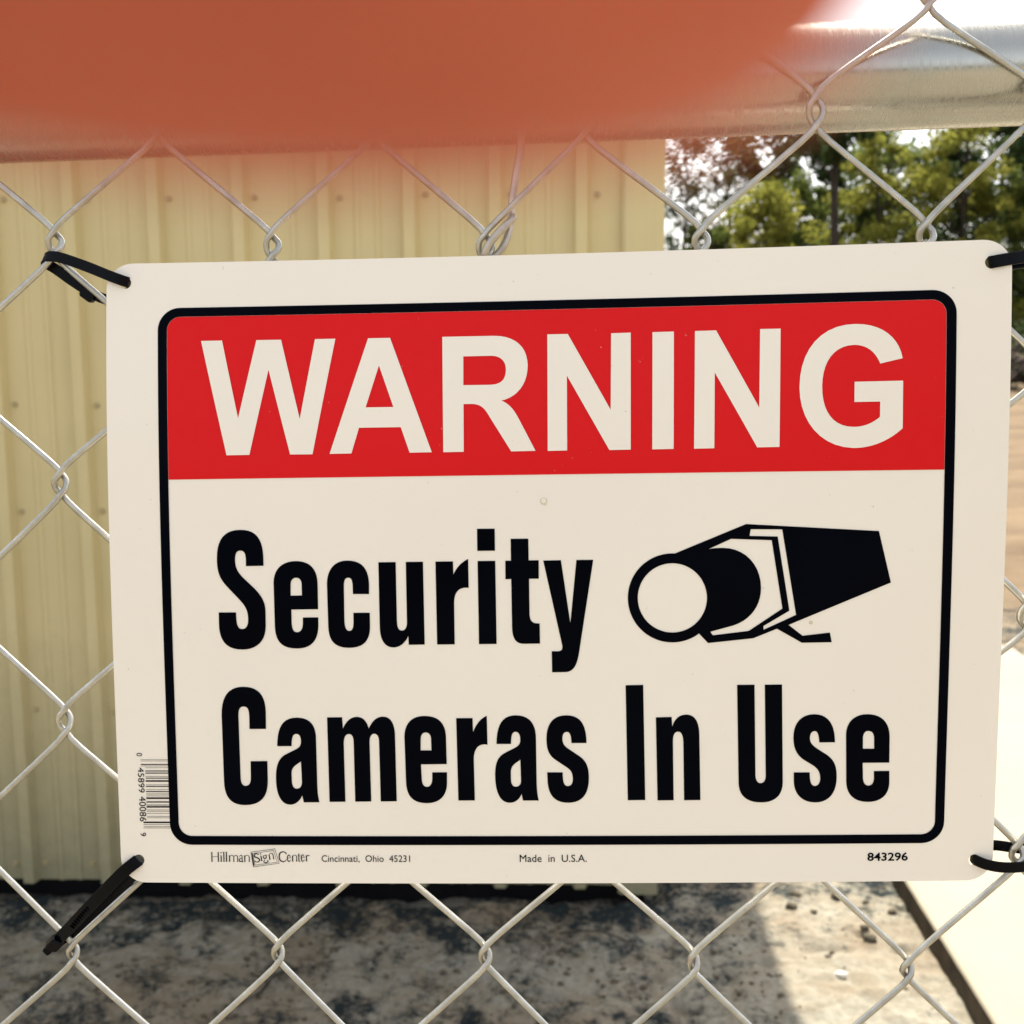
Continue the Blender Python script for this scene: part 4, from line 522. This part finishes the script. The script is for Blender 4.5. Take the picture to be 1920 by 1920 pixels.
# bar code: (position down the strip, thickness, strength)
bars = [(385, 7, 0), (408, 7, 0), (465, 14, 1), (490, 7, 0), (518, 7, 0), (572, 15, 1), (607, 15, 1), (662, 8, 0), (690, 14, 1), (737, 24, 1), (800, 8, 0), (827, 14, 1), (880, 8, 0), (912, 14, 1), (945, 6, 0), (965, 6, 0),
        (985, 6, 0), (1020, 26, 1), (1083, 19, 1), (1130, 8, 0), (1146, 6, 0), (1165, 22, 1), (1215, 8, 0), (1238, 8, 0), (1272, 8, 0), (1322, 8, 0), (1345, 8, 0), (1420, 24, 1), (1457, 8, 0), (1490, 8, 0), (1513, 8, 0)]
for st, mt in ((1, M_BLACK), (0, M_GREY)):
    pl = []
    for y_, th, s_ in bars:
        if s_ != st: continue
        vm = 75.4 + (y_ - 385) * (28.62 / (1513 - 385)); h_ = th * 0.0125
        u0 = -168.0 if y_ < 505 else (-167.75 if y_ > 1400 else -166.2)
        pl.append([[(u0, vm - h_), (-156.6, vm - h_), (-156.6, vm + h_), (u0, vm + h_)]])
    printed('bar_code', pl, mt, 0.2)
M_SMUDGE = m_plain('faded_smudge', (0.66, 0.58, 0.42), 0.5, 0.2, 900, 0.2)
printed('smudge', [[circ_(-1.3, -28.9, 1.5, 14), circ_(-1.3, -29.1, 1.05, 12)], [circ_(-0.8, -27.7, .55, 10)], [circ_(103.8, 20.3, .8, 10)]], M_SMUDGE, 0.1)
# maker's mark: serif lettering drawn as pen strokes, and the tilted double box
def U(x, y): return (-140.0 + (x - 112) * 0.02478 - 0.0, 118.05 - (345 - y) * 0.02478)
def pen(pts, wd, n=1):
    pts = [Vector((*U(*p), 0)) for p in pts]
    if n > 1: pts = catmull(pts, n)
    L_, R_ = [], []; wd = wd if hasattr(wd, '__len__') else [wd] * 2
    for i, p in enumerate(pts):
        t = pts[min(i + 1, len(pts) - 1)] - pts[max(i - 1, 0)]; t.normalize()
        f_ = i / (len(pts) - 1); hw = 0.02478 * 0.5 * (wd[0] * (1 - f_) + wd[-1] * f_ if len(wd) == 2 else wd[0] + (wd[1] - wd[0]) * math.sin(PI * f_))
        L_.append((p.x - t.y * hw, p.y + t.x * hw)); R_.append((p.x + t.y * hw, p.y - t.x * hw))
    return [L_ + R_[::-1]]
PK = []
def stem(x, t, b, wd=17, serif=True, top=True):
    PK.append(pen([(x, t), (x, b)], wd))
    if serif: PK.append(pen([(x - 15, b - 3), (x + 15, b - 3)], 6))
    if top: PK.append(pen([(x - 15, t + 3), (x + 2, t + 3)], 6))
def arch(x0, x1, b): PK.append(pen([(x0 + 4, b - 82), (x0 + (x1 - x0) * .35, b - 106), (x1 - 10, b - 100), (x1, b - 74), (x1, b)], (6, 15), 6)); PK.append(pen([(x1 - 14, b - 3), (x1 + 14, b - 3)], 6))
def e_(x, b, w_=62):
    PK.append(pen([(x + 4, b - 62), (x + w_ - 3, b - 62)], 6)); PK.append(pen([(x + w_, b - 62), (x + w_ * .75, b - 102), (x + w_ * .35, b - 106), (x + 6, b - 60), (x + w_ * .3, b - 8), (x + w_ * .7, b - 4), (x + w_ + 2, b - 28)], (7, 16, 0), 6))
B0 = 345
stem(128, 185, B0); stem(236, 185, B0); PK.append(pen([(128, 262), (236, 262)], 7)); PK.append(pen([(221, 188), (251, 188)], 6)); PK.append(pen([(113, 188), (143, 188)], 6))
stem(284, 240, B0); PK.append([circ_(*U(284, 195), 0.27, 10)]); stem(330, 180, B0); stem(373, 180, B0)
stem(425, 240, B0); arch(425, 495, B0); arch(495, 560, B0)
PK.append(pen([(592, 262), (605, 240), (628, 240), (636, 262), (636, 340), (652, 343)], (8, 16), 6)); PK.append(pen([(634, 280), (600, 292), (586, 318), (600, 342), (622, 338), (636, 322)], (7, 15, 0), 6))
stem(680, 240, B0); arch(680, 755, B0)
PK.append(pen([(1372, 215), (1355, 185), (1310, 178), (1268, 205), (1258, 262), (1272, 315), (1312, 342), (1352, 335), (1378, 305)], (8, 20, 0), 6)); PK.append(pen([(1376, 182), (1376, 222)], 6))
e_(1388, 340, 60); stem(1482, 240, 338); arch(1482, 1548, 338); stem(1586, 205, 336, 15, False, False); PK.append(pen([(1566, 242), (1612, 242)], 7)); PK.append(pen([(1586, 325), (1596, 338), (1612, 332)], (12, 6), 4))
e_(1620, 336, 58); stem(1712, 236, 334); PK.append(pen([(1714, 256), (1735, 236), (1766, 240)], (6, 16), 5))
# the word in the box, leaning
def lean(lst, ang=-0.14, c=(1000, 280)):
    out = []
    c0 = U(*c); ca, sa = math.cos(ang), math.sin(ang)
    for pol in lst: out.append([[(c0[0] + (p[0] - c0[0]) * ca - (p[1] - c0[1]) * sa, c0[1] + (p[0] - c0[0]) * sa + (p[1] - c0[1]) * ca) for p in lp] for lp in pol])
    return out
PK0 = PK; PK = []
PK.append(pen([(918, 215), (900, 196), (868, 194), (848, 218), (862, 248), (900, 268), (924, 298), (905, 328), (870, 332), (842, 308)], (9, 20, 0), 6)); PK.append(pen([(920, 194), (920, 222)], 6)); PK.append(pen([(842, 304), (842, 334)], 6))
stem(958, 236, 326); PK.append([circ_(*U(958, 205), 0.27, 10)])
PK.append(pen([(1020, 238), (998, 246), (994, 270), (1012, 292), (1036, 286), (1044, 262), (1034, 242), (1018, 238)], (8, 15, 0), 6)); PK.append(pen([(1040, 246), (1062, 236)], 8)); PK.append(pen([(1004, 290), (1000, 312), (1050, 320), (1062, 345), (1030, 364), (992, 352), (994, 330), (1012, 320)], (8, 14, 0), 6))
stem(1096, 236, 322); arch(1096, 1160, 324)
PKB = lean(PK); PK = PK0 + PKB
def ring_poly(c, grow):
    cx_ = sum(p[0] for p in c) / 4; cy_ = sum(p[1] for p in c) / 4
    return [U(*(cx_ + (p[0] - cx_) * grow[0], cy_ + (p[1] - cy_) * grow[1])) for p in c]
outb = [(780, 180), (1190, 122), (1258, 372), (818, 436)]; inb = [(815, 203), (1166, 150), (1226, 352), (846, 405)]
PK.append([ring_poly(outb, (1, 1)), ring_poly(outb, (0.972, 0.945))]); PK.append([ring_poly(inb, (1, 1)), ring_poly(inb, (0.972, 0.94))])
PK.append([[U(795, 190), U(812, 206), U(836, 402), U(820, 425)]])
bm_pts = printed('maker_mark', PK, M_BLACK, 0.22)

# ------------------------------------------------------------------ nylon cable ties
def strap(mb, pts, wdir, root, width=4.2, th=1.2, n=5):
    """pts: closed or open list of (u, v, w); wdir: unit (u, v) direction of the strap's width at each point"""
    P = catmull([Vector(p) for p in pts], n); D = catmull([Vector((*d, 0)) for d in wdir], n)
    b = len(mb.v)
    for i, p in enumerate(P):
        t = (P[min(i + 1, len(P) - 1)] - P[max(i - 1, 0)]).normalized()
        d = D[i].normalized(); d = (d - t * d.dot(t)).normalized(); nn = t.cross(d)
        for a, c_ in ((-1, -.6), (-.86, -1), (.86, -1), (1, -.6), (1, .6), (.86, 1), (-.86, 1), (-1, .6)):
            q = p + d * (a * width / 2) + nn * (c_ * th / 2); mb.v.append(tuple(loc(*q) - root))
    m_ = len(P)
    for i in range(m_ - 1):
        for k in range(8):
            k2 = (k + 1) % 8; mb.f.append((b + i * 8 + k, b + i * 8 + k2, b + (i + 1) * 8 + k2, b + (i + 1) * 8 + k))
    mb.f.append(tuple(b + k for k in range(8))[::-1]); mb.f.append(tuple(b + (m_ - 1) * 8 + k for k in range(8)))
def head_box(mb, c, d, nrm, root, s=(6.2, 5.6, 4.2)):
    d = Vector(d).normalized(); z = Vector(nrm).normalized(); y = z.cross(d).normalized(); z = d.cross(y); c = Vector(c)
    b = len(mb.v); prof = [(-.5, -.36), (-.36, -.5), (.36, -.5), (.5, -.36), (.5, .36), (.36, .5), (-.36, .5), (-.5, .36)]
    for zz, k in ((-.5, .86), (-.36, 1), (.36, 1), (.5, .86)):
        for a, q in prof: mb.v.append(tuple(loc(*(c + d * a * s[0] * k + y * q * s[1] * k + z * zz * s[2])) - root))
    for i in range(3):
        for k in range(8): mb.f.append((b + i * 8 + k, b + i * 8 + (k + 1) % 8, b + (i + 1) * 8 + (k + 1) % 8, b + (i + 1) * 8 + k))
    mb.f.append(tuple(b + k for k in range(8))[::-1]); mb.f.append(tuple(b + 24 + k for k in range(8)))
def perp(a, b):
    d = Vector((b[0] - a[0], b[1] - a[1])).normalized(); return (-d.y, d.x)
def cable_tie(label, pts, dirs, head, ridge=None, width=4.3):
    root = loc(*pts[len(pts) // 2]); t = empty('cable_tie', root); tag(t, label, 'cable tie', 'black cable ties at the corners of the sign')
    mb = MB(); strap(mb, pts, dirs, root, width); mb.build('strap', M_TIE, t)
    mb = MB(); head_box(mb, *head, root); mb.build('head', M_TIE, t)
    return t
f1 = perp((-168.6, -119.3), (-205, -131)); r1 = perp((-183.1, -114.2), (-207, -129.2))
P_TL = [(-170.2, -118.5, 9.5), (-169.3, -119.4, 6.0), (-170.4, -119.8, 3.5), (-176.1, -122.0, 3.2), (-187.4, -126.6, 6.6), (-199.9, -130.9, 9.6), (-206.2, -131.0, 12), (-207.0, -129.2, 15.2), (-203.4, -126.6, 16.6), (-194.0, -119.9, 16.6), (-183.1, -114.0, 16.2), (-174.5, -115.2, 13.0), (-170.6, -118.1, 10.4)]
cable_tie('black cable tie through the top left corner hole of the sign', P_TL, [f1] * 6 + [((f1[0] + r1[0]) / 2, (f1[1] + r1[1]) / 2)] + [r1] * 6, ((-190.0, -116.4, 16.6), (0.8, 0.6, 0), (0, 0, 1)))
f2 = perp((-169, 116.6), (-216, 162))
P_BL = [(-170.8, 118.8, 3.5), (-170.6, 118.2, 0.5), (-171.4, 118.2, -2.6), (-178.0, 123.6, -2.9), (-193.3, 138.8, 2.4), (-205.2, 150.8, 7.8), (-210.8, 156.3, 10.5), (-213.2, 158.8, 13.2), (-210.8, 157.8, 15.9), (-193.9, 144.6, 15.6), (-178.9, 129.6, 10.6), (-172.0, 120.6, 5.5)]
t_bl = cable_tie('black cable tie with square head through the bottom left corner hole of the sign', P_BL, [f2] * 12, ((-213.0, 158.6, 11.2), (0.7, -0.71, -0.2), (0.3, 0.3, -0.9)), width=5.1)
mb = MB(); head_box(mb, (-215.6, 161.2, 12.6), (0.72, -0.7, 0), (0, 0, 1), loc(*P_BL[6]), (7.0, 3.6, 1.4)); mb.build('tail', M_TIE, t_bl)
mb = MB()
for k in range(9):      # the moulded ratchet teeth
    a = Vector((-203.0 + k * 1.1, 149.4 - k * 1.15, 5.95 - k * 0.45)); head_box(mb, tuple(a), (0.7, -0.71, 0), (0.25, 0.25, -0.9), loc(*P_BL[6]), (0.5, 2.4, 0.9))
mb.build('ratchet_teeth', M_TIE, t_bl)
f3 = perp((169, -118.2), (234, -129.4)); f3 = (f3[0], f3[1])
P_TR = [(171.0, -118.5, 2.0), (170.2, -118.5, -3.0), (170.4, -118.4, -7.0), (176.2, -119.3, -7.4), (182.8, -120.4, -5.6), (203.9, -124.2, 3.5), (224.2, -128.0, 9.0), (228.6, -129.2, 12.4), (225.6, -128.8, 15.9), (206.0, -123.6, 14.5), (184.0, -119.5, 6), (173.0, -118.6, 2.6)]
cable_tie('black cable tie through the top right corner hole of the sign', P_TR, [f3] * 12, ((212.0, -125.0, 15.6), (1, -0.2, 0), (0, 0, 1)), width=4.7)
f4 = perp((169, 118), (192, 121))
P_BR = [(171.0, 118.4, 13.0), (170.4, 118.2, 10.0), (170.9, 118.2, 6.6), (175.2, 119.5, 5.0), (182.3, 120.8, 6.0), (191.7, 121.0, 8.6), (197.4, 119.3, 12.4), (195.6, 117.2, 16.2), (189.0, 116.5, 17.4), (180.6, 115.3, 16.8), (174.6, 116.2, 15.2), (171.4, 118.0, 13.6)]
cable_tie('black cable tie curving through the bottom right corner hole of the sign', P_BR, [f4] * 12, ((176.5, 115.6, 16.6), (1, -0.1, 0), (0, 0, 1)), width=4.2)

# ------------------------------------------------------------------ the photographer's hand
def CW(x, y, z): return CAM + c_right * (x * 0.001) + c_fwd * (y * 0.001) + c_up * (z * 0.001)
hand_root = empty('person_hand', CW(-60, 0, 10)); tag(hand_root, 'bare fingertip held very near the lens, blurred orange across the top', 'hand')
def chain(bm, layer, pts, start=None):
    prev = start
    for (x, y, z, r) in pts:
        v = bm.verts.new(CW(x, y, z) - hand_root.location); v[layer].radius = (r * 0.001, r * 0.001)
        if prev: bm.edges.new((prev, v))
        prev = v
    return prev
FINGER = [(-84, 2, 18, 12.0), (-62, 11, 27, 11), (-44, 15.5, 25, 10.4), (-27, 17.2, 19.0, 10.0), (-14, 17.6, 15.6, 9.7), (-5.0, 17.6, 13.5, 9.7), (1.2, 17.6, 13.3, 9.4), (5.9, 17.6, 14.3, 8.0)]
bm = bmesh.new(); sk = bm.verts.layers.skin.verify()
def jt(x, y, z, rx, ry):
    v = bm.verts.new(CW(x, y, z) - hand_root.location); v[sk].radius = (rx * .001, ry * .001); return v
wrist = jt(-150, -62, -72, 24, 30); wrist[sk].use_root = True
palm = jt(-132, -34, -40, 26, 34); bm.edges.new((wrist, palm))
chain(bm, sk, [(-175, -105, -140, 30), (-205, -160, -235, 36)], wrist)
chain(bm, sk, [(-106, -12, -6, 15), (-84, 2, 14, 12.5)] + FINGER[1:], palm)
chain(bm, sk, [(-118, -2, -16, 15), (-106, 22, 4, 12.5), (-100, 44, 10, 11.5), (-94, 54, -8, 10.8), (-92, 46, -26, 9.6)], palm)
chain(bm, sk, [(-130, -2, -32, 15), (-122, 24, -20, 12.2), (-116, 44, -16, 11.2), (-110, 50, -34, 10.4), (-108, 40, -50, 9.2)], palm)
chain(bm, sk, [(-142, -8, -50, 13), (-138, 14, -44, 11), (-132, 30, -42, 10), (-126, 34, -56, 9.2), (-124, 26, -68, 8.2)], palm)
chain(bm, sk, [(-116, -44, -52, 16), (-94, -42, -48, 13.5), (-74, -32, -38, 12), (-60, -22, -26, 10)], palm)
me = bpy.data.meshes.new('hand'); bm.to_mesh(me); bm.free()
ho = link('hand', me, M_SKIN, hand_root, True)
m1 = ho.modifiers.new('skin', 'SKIN'); m1.use_smooth_shade = True; m1.branch_smoothing = 0.6
m2 = ho.modifiers.new('sub', 'SUBSURF'); m2.levels = 3; m2.render_levels = 3
mb = MB()
for i in range(7):
    for k in range(7):
        a = (i / 6 - .5); b_ = (k / 6 - .5) * 1.9
        mb.v.append(tuple(CW(-6.5 + a * 11, 17.6 + math.sin(b_) * 7.0, 13.4 + math.cos(b_) * 7.3 + 0.25 - a * 1.2) - hand_root.location))
for i in range(6):
    for k in range(6): mb.f.append((i * 7 + k, i * 7 + k + 1, (i + 1) * 7 + k + 1, (i + 1) * 7 + k))
mb.build('fingernail', M_NAIL, hand_root, True)

# ------------------------------------------------------------------ trees beyond the yard
class Leaves:
    def __init__(s): s.v = []; s.f = []
    def clump(s, c, rad, n, size, rng, flat=1.0):
        for _ in range(n):
            while True:
                p = Vector((rng.uniform(-1, 1), rng.uniform(-1, 1), rng.uniform(-1, 1)))
                if p.length < 1: break
            p = Vector((p.x * rad, p.y * rad, p.z * rad * flat)) + Vector(c)
            a = Vector((rng.gauss(0, 1), rng.gauss(0, 1), rng.gauss(0, 1))).normalized(); b = a.cross(Vector((rng.gauss(0, 1), rng.gauss(0, 1), rng.gauss(0, 1)))).normalized()
            k = size * rng.uniform(.55, 1.3); q = len(s.v)
            s.v += [tuple(p - a * k), tuple(p + b * k * .45), tuple(p + a * k), tuple(p - b * k * .45)]; s.f.append((q, q + 1, q + 2, q + 3))
def make_tree(name, label, kind, x, y, h, crown0, rad, n_cl, per, leaf, mat, rng, group, trunk=0.11, gap=0.0, lean=0.0, flat=0.8, cr=0.55):
    t = empty(name, (x, y, 0)); tag(t, label, 'tree', group)
    mb = MB(); pts = [(lean * (k / 8) ** 1.5 * h * .12 + 0.06 * math.sin(k * 1.7 + x), 0.05 * math.cos(k * 2.1), h * 0.96 * k / 8) for k in range(9)]
    mb.tube(pts, [trunk * (1.15 - 0.95 * k / 8) for k in range(9)], 8); mb.build('trunk', M_BARK, t, True)
    lv = Leaves(); lm = MB()
    for i in range(n_cl):
        f = rng.random(); zc = crown0 + (h - crown0) * (f if kind != 'pine' else f ** 0.8)
        prof = math.sin(PI * min(1, max(0.08, (zc - crown0) / (h - crown0) * 0.86 + 0.12))) ** 0.6
        a = rng.uniform(0, 2 * PI); rr = rad * prof * math.sqrt(rng.uniform(0.05, 1)) * rng.uniform(.7, 1.3)
        ax = lean * (zc / h) ** 1.5 * h * .12
        c = Vector((ax + rr * math.cos(a), rr * math.sin(a), zc)); cs = rad * cr * rng.uniform(.35, .8)
        lv.clump(c, cs, int(per * rng.uniform(.5, 1.4)), leaf, rng, flat)
        if i % 2 == 0:
            z0 = max(crown0 * .7, zc - rr * 0.5 - .3); lm.tube([(ax * z0 / max(zc, .1), 0, z0), ((ax + c.x) / 2, c.y / 2, (z0 + zc) / 2 + .08), tuple(c)], [trunk * .3, trunk * .2, trunk * .06], 5)
    lm.build('branches', M_BARK, t, True)['kind'] = 'stuff'
    obj('crown', lv.v, lv.f, mat, t)
    return t
TG = 'trees beyond the sandy yard'
trng = random.Random(21)
# pines with bare dark trunks
make_tree('pine_tree', 'pine tree with the thickest dark bare trunk, right of centre in the tree line', 'pine', 8.95, 35.4, 9.2, 6.1, 2.0, 30, 90, .16, L_DARK, trng, TG, .17, cr=.36)
make_tree('pine_tree', 'thin sparse tree beside the building corner with sky showing through', 'pine', 5.6, 41.0, 9.4, 2.2, 1.7, 95, 45, .085, L_DARK, trng, TG, .08, cr=.32)
make_tree('slender_tree', 'russet topped slender tree against the sky near the building', 'pine', 7.2, 42.5, 9.4, 3.6, 2.2, 90, 45, .085, L_BROWN, trng, TG, .08, cr=.36)
make_tree('pine_tree', 'dark leaning pine behind the right end of the sign top', 'pine', 15.6, 40.0, 9.4, 4.6, 2.2, 34, 110, .16, L_DARK, trng, TG, .13, lean=.7, cr=.4)
make_tree('pine_tree', 'dark crowned pine just left of the thick trunk', 'pine', 8.9, 43.5, 9.4, 6.2, 2.0, 26, 120, .16, L_DARK, trng, TG, .1, cr=.4)
# broadleaf trees
bt = [(7.4, 37.0, 5.4, 0.7, 1.9, L_YELLOW, 'bright yellow green bushy tree left of the thick dark trunk'),
      (6.2, 39.0, 4.6, 0.6, 1.4, L_GREEN, 'low green bushy tree next to the building corner'),
      (9.0, 40.0, 6.0, 0.8, 1.6, L_GREEN, 'mid green bushy tree crowding the thick dark trunk'),
      (11.3, 39.5, 7.2, 0.9, 1.9, L_YELLOW, 'pale yellow green rounded tree right of the thick dark trunk'),
      (12.4, 42.0, 7.9, 1.0, 2.2, L_GREEN, 'broad green tree behind the pale rounded one'),
      (13.6, 38.5, 7.6, 1.0, 1.9, L_YELLOW, 'tall yellowing tree in the middle of the right hand tree line'),
      (14.6, 41.5, 8.2, 1.2, 2.2, L_DARK, 'dark dense tree behind the tall yellowing one'),
      (16.2, 38.0, 6.8, 0.8, 2.1, L_GREEN, 'green tree over the top right corner of the sign'),
      (17.6, 41.0, 8.4, 0.8, 2.4, L_DARK, 'dark tree at the right edge of the view'),
      (10.4, 42.5, 7.4, 1.4, 1.8, L_DARK, 'dark leafy tree directly behind the thick trunk')]
for i, (x, y, h, c0, rad, mat, lab) in enumerate(bt):
    make_tree('broadleaf_tree', lab, 'broad', x, y, h, c0, rad, int(62 + 12 * rad), 100, .095, mat, trng, TG, .09, cr=.36)
lv = Leaves()
for _ in range(1500):
    x = trng.uniform(-26, 36); y = trng.uniform(46, 54); zt = 3.8 + 3.9 * sm(10, 14, x) * (1 - .25 * math.sin(x * 1.3)); lv.clump((x, y, trng.uniform(.2, zt)), 1.0, 40, .15, trng, .9)
tag(obj('distant_wood', lv.v, lv.f, L_DARK), 'dark mass of far trees and brush closing the gaps behind the tree line', 'wood', kind='stuff')
lv = Leaves()
for _ in range(220):
    x = trng.uniform(5, 24); y = trng.uniform(31, 36.5); lv.clump((x, y, trng.uniform(.05, 1.3)), .55, 30, .12, trng, .7)
tag(obj('undergrowth', lv.v, lv.f, L_DARK), 'dark undergrowth and brush along the foot of the trees', 'brush', kind='stuff')
# felled logs lying at the edge of the yard
for (x, y, z, r, dx, lab) in ((12.25, 29.0, .95, .13, .3, 'cut log with pale round end on top of the brush heap'), (12.5, 28.6, .55, .10, -.2, 'cut log with pale end lower in the brush heap'),
                              (12.1, 28.2, .25, .20, 1.6, 'thick log lying along the foot of the brush heap'), (13.0, 29.2, .75, .12, .4, 'cut log at the right of the brush heap')):
    t = empty('cut_log', (x, y, z)); tag(t, lab, 'log', 'logs heaped at the edge of the yard')
    mb = MB(); mb.tube([(0, 0, 0), (dx, 1.2, .1), (dx * 2, 2.4, .15)], r, 10); mb.build('log_bark', M_BARK, t, True)
    mb = MB(); mb.tube([(0, -.012, 0), (0, -.002, 0)], r * .92, 12); mb.build('cut_end', M_WOOD, t)
mb = MB(); brn = random.Random(5)
for _ in range(160):
    x = brn.uniform(11, 17); y = brn.uniform(28.4, 31); z = brn.uniform(.0, 1.2); a = brn.uniform(-.9, .9); L_ = brn.uniform(.4, 1.4)
    mb.tube([(x, y, z), (x + L_ * math.cos(a), y + brn.uniform(-.5, .5), max(.02, z + L_ * math.sin(a)))], brn.uniform(.015, .06), 5)
tag(mb.build('brush_heap', M_BARK, None), 'dark heap of broken branches at the far edge of the yard', 'brush heap', kind='stuff')

# ------------------------------------------------------------------ clods, pebbles, twigs
def g_at(x, y): return ground_z(x, y)
cl = [(.798, 3.362, .013, 'dark dirt clod on the sunlit sand nearest the building'), (.908, 3.335, .014, 'round dark clod in the middle of the sunlit sand'), (.765, 3.258, .015, 'dark clod close to the shadow edge on the sand'),
      (.982, 3.302, .009, 'small clod near the concrete walk'), (.933, 3.137, .012, 'clod beside the walk, upper of two'), (.926, 3.072, .017, 'largest dark clod on the sunlit sand'), (1.03, 3.22, .012, 'clod in the debris along the walk')]
for i, (x, y, r, lab) in enumerate(cl):
    mb = MB(); mb.blob((0, 0, 0), r, random.Random(i), 2, (1.15, .9, .7)); o = mb.build('dirt_clod', M_CLOD, None, True); o.location = (x, y, g_at(x, y) + r * .35); tag(o, lab, 'clod', 'dirt clods on the sunlit sand')
mb = MB(); mb.blob((0, 0, 0), .012, random.Random(40), 2, (1.3, 1, .7)); o = mb.build('pebble', M_PALE, None, True); o.location = (.806, 2.895, g_at(.806, 2.895) + .006); tag(o, 'single white pebble on the sunlit sand', 'pebble')
mb = MB(); prng = random.Random(12)
for _ in range(2600):
    x = prng.uniform(-1.5, 1.07); y = prng.uniform(2.4, 3.4); r = prng.choice((.002, .002, .003, .003, .004, .005, .008)) * prng.uniform(.7, 1.3)
    if x > 1.05 or (noise.noise(Vector((x * 4, y * 6, 2))) < 0 and prng.random() < .8) or (x > .66 and prng.random() < .82): continue
    mb.blob((x, y, g_at(x, y) + r * .3), r, prng, 1, (1.1, 1, .7))
tag(mb.build('loose_crumbs', M_CLOD, None), 'small loose crumbs of soil scattered over the ground below the sign', 'soil crumbs', kind='stuff')
tw = [((-.66, 2.93), (-.60, 2.84), (-.665, 2.76), 'upright dark twig on the shaded ground under the sign, bent'), ((-.56, 2.95), (-.60, 2.88), (-.62, 2.80), 'thin twig crossing the bent one on the shaded ground'), ((.12, 3.13), (.22, 3.11), (.30, 3.06), 'dark root lying on the shaded ground left of the shadow edge')]
for i, (a, b, c, lab) in enumerate(tw):
    P_ = catmull([(p[0], p[1], g_at(*p) + .006 + (0.012 if k == 1 else 0)) for k, p in enumerate((a, b, c))], 5)
    mb = MB(); mb.tube(P_, .0025, 6); tag(mb.build('twig', M_BARK, None, True), lab, 'twig')
